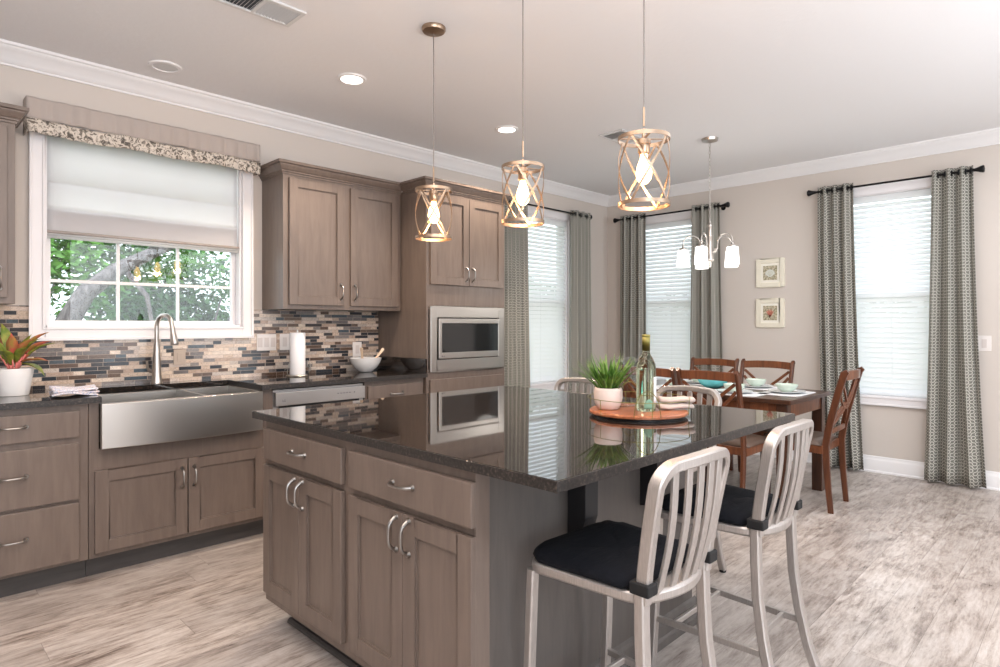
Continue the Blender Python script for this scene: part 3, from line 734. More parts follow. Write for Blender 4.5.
for x in (1.03, 1.45): MB().lathe([(0, .681), (.02, .681), (.045, .686), (.05, .684), (.05, .680), (0, .680)], (x, 3.85, 0), 20).out('drain', 'nickel', sk, True)
fx, fy = 1.195, 4.10
fc = thing('kitchen_faucet', 'brushed nickel gooseneck pull-down faucet behind the sink', 'faucet', (fx, fy, .914))
MB().lathe([(0, .914), (.032, .914), (.033, .919), (.029, .93), (.0255, .96), (.022, 1.05), (.0185, 1.12), (.0155, 1.16), (0, 1.16)], (fx, fy, 0), 20).out('body', 'nickel', fc, True)
pts = [(fx, fy, 1.14), (fx, fy, 1.24)]
DX, DY = .35, -.94
for k in range(13):
    a = PI-PI*k/12*.94; r = .066; q = r+r*math.cos(a)
    pts.append((fx+DX*q, fy+DY*q, 1.262+r*1.02*math.sin(a)))
e = pts[-1]; pts.append((e[0]+DX*.004, e[1]+DY*.004, e[2]-.02))
MB().tube(pts, .0125, 12).out('spout', 'nickel', fc, True)
e = pts[-1]
MB().tube([e, (e[0]+.002, e[1]-.006, e[2]-.03), (e[0]+.006, e[1]-.014, e[2]-.075), (e[0]+.008, e[1]-.018, e[2]-.098), (e[0]+.008, e[1]-.018, e[2]-.104)], .015, 14, radii=[.0135, .0145, .02, .023, .019]).out('spray_head', 'nickel', fc, True)
MB().tube([(fx-.012, fy+.01, .985), (fx-.03, fy+.035, .992), (fx-.036, fy+.045, 1.005), (fx-.04, fy+.05, 1.05)], .008, 8, radii=[.012, .011, .007, .006]).out('handle', 'nickel', fc, True)

# switches and outlets
def plate(ax, u0, u1, z0, z1, rockers, label, cat, name, outlet=False):
    base = CY-.008 if ax == 'y' else RX
    def P(u, d, z): return (u, base-d, z) if ax == 'y' else (base-d, u, z)
    t_ = thing(name, label, cat, P((u0+u1)/2, 0, z0))
    B(P(u0, 0, z0), P(u1, .006, z1)).out('cover_plate', 'plate_white', t_, bevel=.002)
    wd = (u1-u0)/rockers
    for k in range(rockers):
        c = u0+wd*(k+.5)
        hh = (z1-z0)*.28; zc = (z0+z1)/2
        B(P(c-.016, .006, zc-hh), P(c+.016, .009, zc+hh)).out('socket' if outlet else 'rocker', 'switchbeige', t_, bevel=.001)
    return t_
plate('y', 1.846, 1.985, 1.09, 1.205, 3, 'white triple rocker switch plate on the mosaic right of the window', 'light switch', 'light_switch')
plate('y', 2.012, 2.085, 1.09, 1.205, 1, 'white single switch plate half hidden by the paper towel roll', 'light switch', 'light_switch')
plate('y', 2.606, 2.685, 1.02, 1.135, 1, 'white outlet plate on the mosaic above the white bowl', 'outlet', 'wall_outlet', True)
o = plate('y', 1.315, 1.385, 1.015, 1.115, 1, 'beige outlet plate on the mosaic just right of the faucet', 'outlet', 'wall_outlet', True)
M['outletbeige'] = mat('beige_outlet', rgb(176, 160, 146), .4)
for c_ in o.children: c_.data.materials[0] = M['outletbeige']
plate('x', .635, .722, 1.065, 1.185, 1, 'white rocker switch plate on the right wall beside the last curtain', 'light switch', 'light_switch')

# ------------------------------------------------------------------ things on the counter
# potted aglaonema
px, py = .488, 3.93
pl = thing('potted_plant', 'plant with pink and green leaves in a white pot on the left counter', 'potted plant', (px, py, .914))
MB().lathe([(0, .915), (.062, .915), (.064, .92), (.075, .99), (.082, 1.03), (.083, 1.05), (.077, 1.052), (.074, 1.03), (0, 1.03)], (px, py, 0), 32).out('pot', 'white', pl, True)
MB().lathe([(0, 1.034), (.0735, 1.034), (.073, 1.03), (0, 1.03)], (px, py, 0), 24).out('soil', 'soil', pl, True)
rnd = random.Random(4)
def leaf(base, az, el, L, W, droop, m, parent, n=8, name='leaf', cup=.25):
    az = az; d = Vector((math.cos(az), math.sin(az), 0)); up = Vector((0, 0, 1)); side = d.cross(up)
    mb = MB(); rows = []
    for k in range(n+1):
        s_ = k/n; th = el-droop*s_
        if k == 0: p = Vector(base)
        else: p = rows[-1][0]+(d*math.cos(th)+up*math.sin(th))*(L/n)
        wd = W*math.sin(PI*min(1, s_*.92+.04))**.8*(1-s_**5)
        nrm = (up*math.cos(th)-d*math.sin(th))
        rows.append((p, wd, nrm))
    for p, wd, nrm in rows: mb.v += [tuple(p-side*wd/2+nrm*wd*cup), tuple(p), tuple(p+side*wd/2+nrm*wd*cup)]
    for k in range(n):
        for j in range(2): mb.f.append((k*3+j, k*3+j+1, k*3+j+4, k*3+j+3))
    return mb, rows
def addleaf(*a, **k):
    mb, rows = leaf(*a[:6], None, None, **{q: v for q, v in k.items() if q in ('n', 'cup')})
    return mb, rows
spec = []
for i in range(20):
    az = i*2.4+rnd.uniform(-.3, .3); el = rnd.uniform(.95, 1.5); L = rnd.uniform(.12, .18)
    st = rnd.uniform(.03, .10)
    spec.append((az, el, L, st, i))
spec += [(-.72, .75, .15, .09, 1), (-.8, .25, .14, .05, 20), (-.6, .0, .13, .04, 22)]
for az, el, L, st, i in spec:
    b0 = Vector((px+.012*math.cos(az), py+.012*math.sin(az), 1.032)); b1 = b0+Vector((math.cos(az)*.25*st*2, math.sin(az)*.25*st*2, st))
    if b1.y > 4.14: continue
    MB().tube([b0, b0*.5+b1*.5+Vector((0, 0, .005)), b1], .004, 6, radii=[.0055, .004, .003]).out('stem', 'plantstem', pl, 'all')
    if math.sin(az)*L*math.cos(el) > .2: continue
    mb, rows = leaf(b1, az, el, L, .05, rnd.uniform(.3, .95), None, None)
    mb.out('leaf', 'plantpink' if i % 5 in (0, 1) else 'plantgreen', pl, 'all', solid=.0008)
# folded towel
tw = thing('folded_tea_towel', 'folded white tea towel with faint blue print on the left counter edge', 'towel', (.70, 3.74, .914))
def twl(zb, sh, dx):
    def fn(a, b):
        x = .60+dx+.19*a+.02*b; y = 3.645+.20*b-.01*a
        return (x, y, zb+.006*math.sin(a*5+sh)+.004*math.sin(b*7+a*3))
    return fn
mb = MB()
for k in range(3): mb.sheet(twl(.924+.011*k, k, .006*(k % 2)), 14, 14)
mb.out('cloth', 'towel', tw, 'all', solid=.009)
# paper towel roll and holder
qx, qy = 2.055, 4.0
ph = thing('paper_towel_holder', 'silver wire paper towel holder on the counter right of the switches', 'paper towel holder', (qx, qy, .914))
MB().lathe([(0, .914), (.075, .914), (.077, .918), (.073, .923), (0, .923)], (qx, qy, 0), 28).out('base', 'nickel', ph, True)
MB().tube([(qx, qy, .92), (qx, qy, 1.235)], .006, 8).out('rod', 'nickel', ph, True)
for sx in (-1, 1):
    MB().tube([(qx+sx*.072, qy, .92), (qx+sx*.085, qy-.02, .95), (qx+sx*.078, qy-.03, 1.0), (qx+sx*.066, qy-.02, 1.02), (qx+sx*.07, qy-.01, .98), (qx+sx*.095, qy, .96)], .003, 6).out('wire_scroll', 'nickel', ph, 'all')
pt = thing('paper_towel_roll', 'white paper towel roll standing on the wire holder', 'paper towel', (qx, qy, .924))
mb = MB(); mb.lathe([(.02, .9245), (.051, .9245), (.052, .927), (.052, 1.212), (.051, 1.215), (.02, 1.215)], (qx, qy, 0), 36, closed=True); mb.out('roll', 'paper', pt, True)
# white bowl with servers
bx_, by_ = 2.60, 3.99
bw = MB().lathe([(0, .916), (.045, .916), (.052, .921), (.085, .95), (.108, .985), (.119, 1.02), (.116, 1.021), (.104, .988), (.08, .955), (.045, .928), (0, .924)], (bx_, by_, 0), 40).out('mixing_bowl', 'white', None, True)
tag(bw, 'white ceramic bowl holding two wooden spoons on the right counter', 'bowl')
for k, (p0, p1, lb) in enumerate((((bx_+.02, by_, .935), (bx_+.12, by_-.06, 1.09), 'pale wooden spoon leaning to the right in the white bowl'), ((bx_-.01, by_+.02, .94), (bx_-.07, by_-.05, 1.10), 'pale wooden spoon leaning to the left in the white bowl'))):
    mb = MB(); a = Vector(p0); b = Vector(p1)
    mb.bar([a, a.lerp(b, .3), a.lerp(b, .62), a.lerp(b, .8), a.lerp(b, .95), b], .026, .009, (.7, .7, 0), [(1.6, 1), (.9, 1), (.6, 1), (.7, 1), (.95, 1), (.6, .8)])
    tag(mb.out('wooden_spoon', 'spoonwood', None, True), lb, 'spoon')

# ------------------------------------------------------------------ things on the island
TZ = .896; tx, ty = 2.22, 1.385
tr_ = thing('serving_tray', 'round wooden serving tray with thin wire rails on the island', 'tray', (tx, ty, TZ))
MB().lathe([(0, TZ+.008), (.19, TZ+.008), (.2, TZ+.012), (.2, TZ+.02), (.195, TZ+.0245), (0, TZ+.0245)], (tx, ty, 0), 56).out('board', 'traywood', tr_, True)
MB().lathe([(.165, TZ+.0005), (.19, TZ+.0005), (.19, TZ+.008), (.165, TZ+.008)], (tx, ty, 0), 40, closed=True).out('foot_ring', 'black', tr_, True)
def ringpts(r, z, n=40): return [(tx+r*math.cos(2*PI*k/n), ty+r*math.sin(2*PI*k/n), z) for k in range(n)]
MB().tube(ringpts(.207, TZ+.075), .0014, 6, True).out('upper_wire_ring', 'cork', tr_, 'all')
for k in range(6):
    a = PI*(k+.5)/3+.3; MB().tube([(tx+.207*math.cos(a), ty+.207*math.sin(a), TZ+.075), (tx+.2035*math.cos(a), ty+.2035*math.sin(a), TZ+.015)], .0014, 6).out('wire_post', 'cork', tr_)
for a0_ in (math.radians(222), math.radians(42)):
    ps = []
    for k in range(15):
        q = k/14; a = a0_+(q-.5)*.5; z = TZ+.02+.1*min(1, math.sin(PI*q)**.45)
        ps.append((tx+.208*math.cos(a), ty+.208*math.sin(a), z))
    MB().tube(ps, .0016, 6).out('wire_handle', 'cork', tr_, 'all')
BZ = TZ+.0248
gx, gy = 2.135, 1.475
gp = thing('potted_grass', 'green grass plant in a blush ribbed pot on the wooden tray', 'potted plant', (gx, gy, BZ))
mb = MB(); n = 72; prof = [(0, 0), (.036, 0), (.045, .006), (.0535, .025), (.0575, .05), (.057, .078), (.055, .09), (.05, .09), (.05, .075), (0, .075)]
mb.lathe(prof, (gx, gy, BZ), n)
for j in range(n):
    if j % 2:
        for k in (3, 4, 5):
            i = j*len(prof)+k; v_ = mb.v[i]; mb.v[i] = (gx+(v_[0]-gx)*1.03, gy+(v_[1]-gy)*1.03, v_[2])
mb.out('pot', 'potpink', gp, 'all')
for k in range(98):
    az = rnd.uniform(0, 2*PI); r = .035*math.sqrt(rnd.random()); el = 1.5-rnd.uniform(0, .5)-(r/.035)*.15
    mb, _ = leaf((gx+r*math.cos(az), gy+r*math.sin(az), BZ+.072), az, el, rnd.uniform(.10, .172), .0135, rnd.uniform(0, .5), None, None, n=6, cup=.1)
    mb.out('grass_blade', 'grassleaf', gp, 'all', solid=.0006)
# bottle
wx, wy = 2.2, 1.335
wb = thing('wine_bottle', 'pale green glass wine bottle with olive foil on the tray', 'bottle', (wx, wy, BZ))
MB().lathe([(0, .006), (.03, .001), (.037, .003), (.0395, .01), (.0395, .165), (.0375, .19), (.028, .212), (.017, .23), (.0145, .245), (.014, .30), (.0155, .301), (.0155, .309), (0, .309)], (wx, wy, BZ), 32).out('glass_body', 'bottleglass', wb, 'all')
MB().lathe([(.0158, .246), (.0152, .30), (.0168, .301), (.0168, .31), (.0, .3115), (0, .3105), (.0159, .309), (.0159, .245)], (wx, wy, BZ), 24, closed=True).out('foil', 'cork', wb, 'all')
mb = MB(); A0 = math.radians(-100); 
mb.sheet(lambda a, b: (wx+.0402*math.cos(A0+a*1.5), wy+.0402*math.sin(A0+a*1.5), BZ+.035+.105*b), 14, 4); mb.out('label', 'label', wb, 'all', solid=.0005)
mb = MB(); A1 = math.radians(-160)
mb.sheet(lambda a, b: (wx+.0403*math.cos(A1+a*1.0), wy+.0403*math.sin(A1+a*1.0), BZ+.012+.04*b*(.4+.6*math.sin(PI*min(1, a*.9+.05)))), 14, 4); mb.out('emblem', 'emblem', wb, 'all', solid=.0005)
def glass_(x, y, label):
    g_ = thing('wine_glass', label, 'wine glass', (x, y, BZ), group=None)
    pr = [(0, .001), (.033, .001), (.034, .003), (.02, .006), (.006, .012), (.0038, .03), (.0036, .085), (.007, .095), (.022, .108), (.036, .13), (.0405, .155), (.038, .185), (.0335, .212)]
    inn = [(.0325, .212), (.037, .185), (.0393, .155), (.0348, .131), (.021, .1105), (0, .1)]
    sc_r = lambda L_: [(q*(.8 if z_ > .09 else .95), z_) for q, z_ in L_]
    MB().lathe(sc_r(pr)+sc_r(inn), (x, y, BZ), 32).out('glass_body', 'thinglass', g_, 'all')
    return g_
glass_(2.302, 1.440, 'clear stemmed wine glass on the tray, nearer the bottle')
glass_(2.25, 1.478, 'clear stemmed wine glass on the tray, nearer the grass plant')
nk = None
for k, (dx, dy, dz, rot_, lb) in enumerate(((0, 0, 0, -.62, 'rolled blush linen napkin lying on the tray, lower one'), (.008, .0, .0262, -.72, 'rolled blush linen napkin lying on top of the other napkin'))):
    cx, cy_ = 2.315+dx, 1.27+dy; c_, s_ = math.cos(rot_), math.sin(rot_)
    mb = MB(); pts = [(cx+c_*q, cy_+s_*q, BZ+.0145+dz+.002*math.sin(q*60)) for q in (-.075, -.07, -.03, 0, .03, .07, .075)]
    sec = [(math.cos(2*PI*j/16)*(1+.12*math.sin(j*2.2)), math.sin(2*PI*j/16)*.55) for j in range(16)]
    mb.sweep(pts, [(a*.027, b*.022) for a, b in sec], (0, 0, 1), False, [.8, 1, 1.05, .95, 1.05, 1, .8])
    tag(mb.out('rolled_napkin', 'napkin', None, 'all'), lb, 'napkin')

# ------------------------------------------------------------------ bar stools
def make_stool():
    t_ = thing('bar_stool', 'x', 'bar stool')
    # seat frame: rounded rectangle hoop
    def rr(w_, d0, d1, r, n=6):
        pts = []
        for cx, cy_, a0 in ((w_-r, d1-r, 0), (-w_+r, d1-r, PI/2), (-w_+r, d0+r, PI), (w_-r, d0+r, 1.5*PI)):
            for k in range(n+1):
                a = a0+PI/2*k/n; pts.append((cx+r*math.cos(a), cy_+r*math.sin(a)))
        return pts
    out = rr(.202, -.18, .19, .055); e0, e1 = out[20], out[21]; out = out[:21]+[(e0[0]+(e1[0]-e0[0])*k/9, e0[1]) for k in range(1, 9)]+out[21:]; out = [(p*(1-.19*(.19-q)/.37), q-(.034*max(0, 1-(p/.17)**2) if q < -.1 else 0)) for p, q in out]
    mb = MB(); mb.prism(out, lambda p, q, r: (p, q, r), .568, .6); mb.out('seat_frame', 'alum', t_, True, bevel=.008, local=True)
    # cushion
    cu = [(p*(1-.1*(.188-q)/.34), q) for p, q in rr(.200, -.155, .188, .065)]; mb = MB(); n = len(cu)
    lv = [(.95, .601), (1.0, .606), (1.015, .615), (1.0, .625), (.93, .636), (.7, .642), (.4, .638), (.15, .636)]
    for s_, z in lv:
        for k, (p, q) in enumerate(cu): mb.v.append((p*s_, q*s_+.0, z+.0025*math.sin(k*1.7+s_*9)*(s_ > .2)))
    for i in range(len(lv)-1):
        for k in range(n): k2 = (k+1) % n; mb.f.append((i*n+k, i*n+k2, (i+1)*n+k2, (i+1)*n+k))
    mb.f.append(tuple(range(n))[::-1]); mb.f.append(tuple((len(lv)-1)*n+k for k in range(n)))
    mb.out('cushion', 'navy', t_, 'all', local=True)
    for sx in (-1, 1):
        MB().bar([(sx*.184, .170, .575), (sx*.187, .180, .3), (sx*.19, .195, .012)], .03, .026, (0, 1, 0)).out('leg', 'alum', t_, True, local=True)
        MB().bar([(sx*.156, -.172, .60), (sx*.158, -.174, .5), (sx*.160, -.180, .38), (sx*.164, -.198, .25), (sx*.170, -.226, .12), (sx*.176, -.262, .012)], .034, .03, (0, 1, 0)).out('leg', 'alum', t_, True, local=True)
        for x, y in ((.19, .195), (.176, -.262)): MB().lathe([(0, 0), (.017, 0), (.018, .012), (0, .014)], (sx*x, y, 0), 12).out('foot_cap', 'rubber', t_, local=True)
        MB().bar([(sx*.186, .184, .2), (sx*.166, -.205, .2)], .014, .022, (0, 0, 1)).out('side_stretcher', 'alum', t_, True, local=True)
    for y, x in ((.11, .176), (-.14, .168)): MB().bar([(-x, y, .2), (x, y, .2)], .014, .02, (0, 0, 1)).out('cross_stretcher', 'alum', t_, True, local=True)
    def by(z): return -.176-.055*max(0, (z-.6)/.32)**1.2
    def hwz(z): return .156+.018*max(0, (z-.6)/.32)
    top = .925; pts = []
    for z in (.58, .66, .74, .80, .85): pts.append((-hwz(z), by(z), z))
    for k in range(1, 8):
        a = PI-PI/2*k/7; x = -hwz(.9)+.06+.06*math.cos(a); z = top-.06+.06*math.sin(a); pts.append((x, by(z)-.015*(1-(x/.174)**2), z))
    for x in (-.06,): pts.append((x, by(top)-.022*(1-(x/.174)**2), top+.004))
    pts = pts+[(0, by(top)-.024, top+.006)]+[(-x, y, z) for x, y, z in pts[::-1]]
    sec = [(-.017, -.013), (-.012, -.017), (.012, -.017), (.017, -.013), (.017, .013), (.012, .017), (-.012, .017), (-.017, .013)]
    MB().sweep(pts, [(a*.8, b*1.05) for a, b in sec], (0, 1, 0)).out('back_frame', 'alum', t_, True, local=True)
    for k in range(5):
        f = (k-2)/2; ps = []
        for j in range(9):
            s_ = j/8; z = .590+(top-.605)*s_; x = f*(.104+.012*s_)
            y = (-.168-.030*(1-(x/.17)**2))*(1-s_)+(by(top)-.018*(1-(x/.17)**2))*s_-.012*math.sin(PI*s_)
            ps.append((x, y, z))
        MB().bar(ps, .027, .009, (0, 1, 0)).out('back_slat', 'alum', t_, True, local=True)
    for sx in (-1, 1):
        B((sx*.158-.023, -.206, .603), (sx*.158+.023, -.15, .634)).out('cushion_tie', 'rubber', t_, bevel=.004, local=True)
    return t_
st0 = make_stool()
st0.location = (1.50, .995, 0); st0.rotation_euler = (0, 0, math.radians(-1)); st0['label'] = 'brushed aluminium bar stool with black cushion, nearest the camera at the island front'
GS = None
dup(st0, (2.19, .995, 0), 0.0, 'brushed aluminium bar stool with black cushion, second at the island front, nearer the dining table')
dup(st0, (2.80, 1.585, 0), PI/2, 'aluminium stool whose curved back rises behind the rolled napkins on the tray')
dup(st0, (2.80, 2.30, 0), PI/2, 'aluminium stool at the far side of the island, back showing left of the grass plant')

# ------------------------------------------------------------------ dining set
dt = thing('dining_table', 'rectangular cherry wood dining table with dark square legs', 'dining table', (4.75, 2.25, 0))
DX0, DX1, DY0, DY1 = 4.31, 5.17, 1.51, 2.97
B((DX0, DY0, .728), (DX1, DY1, .76)).out('tabletop', 'cherrydark', dt, bevel=.004)
mb = MB()
mb.box((DX0+.045, DY0+.045, .63), (DX1-.045, DY0+.065, .728)); mb.box((DX0+.045, DY1-.065, .63), (DX1-.045, DY1-.045, .728)); mb.box((DX0+.045, DY0+.065, .63), (DX0+.065, DY1-.065, .728)); mb.box((DX1-.065, DY0+.065, .63), (DX1-.045, DY1-.065, .728))
mb.out('apron', 'cherry', dt, bevel=.002)
for x in (DX0+.035, DX1-.11):
    for y in (DY0+.035, DY1-.11): B((x, y, 0), (x+.075, y+.075, .726)).out('leg', 'cherrydark', dt, bevel=.004)
def make_chair():
    t_ = thing('dining_chair', 'x', 'dining chair')
    def yz(z):  # centre line of back posts
        if z < .45: return -.215-.03*((.45-z)/.45)**1.5
        return -.215-.115*((z-.45)/.5)**1.25
    for sx in (-1, 1):
        zs = [0, .1, .2, .32, .45, .55, .66, .76, .85, .91, .945]
        ps = [(sx*(.195+.012*(z/.95)), yz(z), z) for z in zs]
        ps.append((sx*.207, yz(.945)-.022, .962)); 
        MB().bar(ps, .042, .024, (sx*1.0, 0.0001, 0), [(.8+.25*min(1, z/.4), 1) for z in zs]+[(.7, 1)]).out('back_post', 'cherrymid', t_, True, local=True)
        MB().bar([(sx*.2, .195, .44), (sx*.2, .195, .2), (sx*.2, .197, 0)], .036, .036, (0, 1, 0), [1.1, 1, .75]).out('leg', 'cherrydark', t_, True, local=True)
    mb = MB(); mb.box((-.205, -.2, .395), (.205, -.18, .45)); mb.box((-.205, .19, .395), (.205, .21, .45)); mb.box((-.215, -.2, .395), (-.195, .2, .45)); mb.box((.195, -.2, .395), (.215, .2, .45)); mb.out('seat_rail', 'cherry', t_, bevel=.002, local=True)
    # padded seat
    mb = MB()
    def fn(a, b):
        x = (a*2-1); y = (b*2-1); e = (1-abs(x)**4)*(1-abs(y)**4)
        return (x*.222, y*.2+.015, .452+.036*max(0, e)**.35)
    mb.sheet(fn, 16, 16); mb.v.append((0, .015, .45)); 
    mb.out('seat', 'seatbeige', t_, 'all', solid=.006, local=True)
    def curve_rail(z0, h, bowd, name, m='cherry', th=.02):
        ps = []
        for k in range(11):
            x = -.2+.4*k/10; ps.append((x, yz(z0)-bowd*(1-(x/.2)**2), z0+.008*(1-(x/.2)**2)))
        return MB().bar(ps, h, th, (0, 1, 0.0)).out(name, m, t_, True, local=True)
    curve_rail(.925, .06, .03, 'top_rail'); curve_rail(.545, .032, .02, 'lower_rail')
    for sx in (-1, 1):
        for off in (0, 1):
            ps = []
            for k in range(11):
                s_ = k/10; x = sx*(-.185+.37*s_); z = .57+.31*s_ if off == 0 else .57+.31*(s_**2.0)*1.0
                if off: z = .70+.17*math.sin(PI*(s_-.5))*0 + .13*(2*s_-1)**2 if sx > 0 else .74-.13*(2*s_-1)**2
                ps.append((x, yz(z)-.025*(1-(x/.2)**2), z))
            MB().bar(ps, .022, .012, (0, 1, 0)).out('lattice_bar', 'cherry', t_, True, local=True)
    return t_
ch = make_chair()
def putc(o, x, y, rz, lb):
    if o is ch: o.location = (x, y, 0); o.rotation_euler = (0, 0, rz); o['label'] = lb
    else: dup(ch, (x, y, 0), rz, lb)
# back sits at local y=-.33 at the top
putc(None, 4.70, 1.575, math.radians(2), 'cherry dining chair at the near end of the table, back toward the right curtain')
putc(None, 4.255, 1.915, -PI/2, 'cherry dining chair on the island side of the table, nearest its end')
putc(None, 4.27, 2.38, -PI/2, 'cherry dining chair on the island side of the table, partly behind the wine bottle')
putc(None, 5.00, 2.06, PI/2, 'cherry dining chair on the wall side of the table, below the two pictures')
putc(ch, 5.00, 2.53, PI/2, 'cherry dining chair on the wall side of the table, nearest the corner window')
# place settings
def lat(name, prof, c, m, label, cat, group=None):
    return tag(MB().lathe(prof, c, 32).out(name, m, None, True), label, cat, group)
PLATE = [(0, .002), (.075, .002), (.09, .005), (.128, .015), (.13, .018), (.126, .018), (.088, .008), (0, .006)]
BOWL = [(0, .001), (.035, .001), (.04, .006), (.062, .02), (.074, .042), (.078, .056), (.075, .056), (.07, .042), (.058, .023), (.036, .01), (0, .008)]
sets = [(4.77, 1.70, 'at the near end of the dining table', 0), (5.02, 2.03, 'on the wall side of the table below the pictures', 1), (4.50, 1.98, 'on the island side of the table, seen through the nearer chair back', 1), (5.02, 2.52, 'on the wall side of the table, farthest from the camera', 1), (4.50, 2.46, 'on the island side of the table, behind the farther chair back', 1)]
for x, y, wh, side in sets:
    w2, d2 = (.16, .215) if side else (.215, .15)
    pm = MB(); pm.prism([(x+w2*math.copysign(abs(math.cos(a))**.25, math.cos(a)), y+d2*math.copysign(abs(math.sin(a))**.25, math.sin(a))) for a in [2*PI*k/40+.001 for k in range(40)]], lambda p, q, r: (p, q, r), .7605, .763)
    tag(pm.out('placemat', 'placemat'), 'white placemat '+wh, 'placemat')
    lat('dinner_plate', PLATE, (x, y, .763), 'plategrey', 'pale dinner plate '+wh, 'plate')
    lat('soup_bowl', BOWL, (x, y, .7715), 'celadon', 'pale green bowl '+wh, 'bowl')
lat('serving_bowl', [(0, .001), (.05, .001), (.06, .006), (.1, .03), (.125, .075), (.128, .09), (.124, .09), (.118, .075), (.09, .034), (.05, .012), (0, .01)], (4.755, 2.27, .7605), 'teal', 'large turquoise serving bowl in the middle of the dining table', 'bowl')

# pictures
def picture(y0, y1, z0, z1, kind, label):
    t_ = thing('framed_picture', label, 'picture', (RX, (y0+y1)/2, z0)); f = .045
    mb = MB()
    mb.box((RX-.022, y0, z0), (RX, y0+f, z1)); mb.box((RX-.022, y1-f, z0), (RX, y1, z1)); mb.box((RX-.022, y0+f, z0), (RX, y1-f, z0+f)); mb.box((RX-.022, y0+f, z1-f), (RX, y1-f, z1)); mb.out('frame', 'frame', t_, bevel=.005)
    B((RX-.014, y0+f, z0+f), (RX-.002, y1-f, z1-f)).out('mat', 'framein', t_)
    g = .068; ap = B((RX-.016, y0+g, z0+g), (RX-.014, y1-g, z1-g)).out('print', 'art1', t_)
    cy_, cz = (y0+y1)/2, (z0+z1)/2; mb = MB()
    X = lambda p, q, r: (r, cy_+p, cz+q)
    if kind == 'shell':
        poly = [(-.012, -.038), (.012, -.038)]+[(.045*math.cos(a)*(1+.04*math.cos(a*18)), -.01+.042*math.sin(a)*(1+.04*math.cos(a*18))) for a in [PI*k/24 for k in range(25)]]
        mb.prism(poly, X, RX-.0175, RX-.016); o = mb.out('shell', 'art2', ap)
        mb = MB()
        for k in range(5):
            a = PI*(k+1)/6; mb.box((0, 0, 0), (0, 0, 0)) if False else mb.bar([(RX-.018, cy_, cz-.03), (RX-.018, cy_+.034*math.cos(a), cz-.01+.03*math.sin(a))], .0015, .001, (1, 0, 0))
        mb.out('shell_rib', 'art1', ap)
    else:
        for k in range(9):
            a = PI*(.1+.8*k/8); L = .04 if k % 2 else .032
            mb.bar([(RX-.017, cy_, cz-.04), (RX-.017, cy_+.018*math.cos(a), cz-.015+.01*math.sin(a)), (RX-.017, cy_+L*math.cos(a), cz+L*.9*math.sin(a))], .006, .002, (1, 0, 0))
        mb.out('coral_branch', 'coral', ap)
picture(2.172, 2.440, 1.632, 1.905, 'shell', 'upper cream framed seashell picture on the right wall')
picture(2.172, 2.440, 1.245, 1.520, 'coral', 'lower cream framed coral picture on the right wall')

# ------------------------------------------------------------------ lights as objects
def pendant():
    t_ = thing('pendant_light', 'x', 'pendant light')
    h, R_ = .252, .093   # origin at the bottom ring
    for z0, nm in ((0, 'bottom_ring'), (h-.014, 'top_ring')):
        MB().lathe([(R_-.0025, z0), (R_, z0), (R_, z0+.014), (R_-.0025, z0+.014)], (0, 0, 0), 48, closed=True).out(nm, 'pendantmetal', t_, True, local=True)
    for dr_ in (-1, 1):
        for k in range(4):
            ps = []; ph_ = PI/2*k
            for j in range(15):
                s_ = j/14; a = ph_+dr_*(s_-.5)*PI/2; r = .0885+.002*math.sin(PI*s_)
                ps.append((r*math.cos(a), r*math.sin(a), .006+(h-.012)*s_))
            mb = MB(); i0 = len(mb.v); n = len(ps)
            for (x, y, z) in ps:
                l_ = math.hypot(x, y); ux, uy = x/l_, y/l_; tx_, ty_ = -uy, ux; w2 = .0048
                for a_, b_ in ((-w2, -.0011), (w2, -.0011), (w2, .0011), (-w2, .0011)):
                    mb.v.append((x+tx_*a_+ux*b_, y+ty_*a_+uy*b_, z))
            for q in range(n-1):
                for e in range(4): e2 = (e+1) % 4; mb.f.append((i0+q*4+e, i0+q*4+e2, i0+q*4+4+e2, i0+q*4+4+e))
            mb.f.append((3, 2, 1, 0)); mb.f.append(tuple(i0+(n-1)*4+e for e in range(4)))
            mb.out('cage_strap', 'pendantmetal', t_, local=True)
    mb = MB()
    for a in (0, PI/2): mb.bar([(-R_*math.cos(a), -R_*math.sin(a), h-.008), (R_*math.cos(a), R_*math.sin(a), h-.008)], .008, .003)
    mb.out('top_spider', 'pendantmetal', t_, local=True)
    MB().lathe([(0, h+.03), (.006, h+.03), (.007, h+.0), (.011, h-.004), (.024, h-.01), (.024, h-.028), (.021, h-.03), (.021, h-.058), (.016, h-.064), (0, h-.064)], (0, 0, 0), 20).out('socket', 'pendantmetal', t_, True, local=True)
    MB().lathe([(0, h-.062), (.012, h-.064), (.014, h-.078), (.024, h-.105), (.029, h-.13), (.026, h-.152), (.014, h-.168), (0, h-.173)], (0, 0, 0), 20).out('bulb', 'bulb', t_, 'all', local=True)
    return t_
def finish_pendant(o, x, y, z, lb):
    o.location = (x, y, z); o['label'] = lb
    L = H-z
    MB().tube([(0, 0, .29), (0, 0, .36)], .0042, 8).out('stem', 'pendantmetal', o, True, local=True)
    MB().tube([(0, 0, .355), (0, 0, L-.02)], .0024, 6).out('cord', 'cordgrey', o, True, local=True)
    MB().lathe([(0, L-.03), (.008, L-.03), (.02, L-.026), (.055, L-.02), (.06, L-.012), (.06, L), (0, L)], (0, 0, 0), 32).out('canopy', 'pendantmetal', o, True, local=True)
    l = light('pendant_glow', 'POINT', (x, y, z+.06), (0, 0, 0), 6.5, (1, .54, .24), radius=.03); l.parent = o; l.location = (0, 0, .07)
pp = pendant()
p2 = dup(pp, (0, 0, 0), math.atan2(-1.805, -1.972)+.45, 'x'); p3 = dup(pp, (0, 0, 0), math.atan2(-1.195, -1.955)+.26, 'x')
pp.rotation_euler = (0, 0, math.atan2(-2.405, -1.965))
finish_pendant(pp, 1.965, 2.405, 1.70, 'farthest and lowest-looking pendant light, hanging before the tall cabinet')
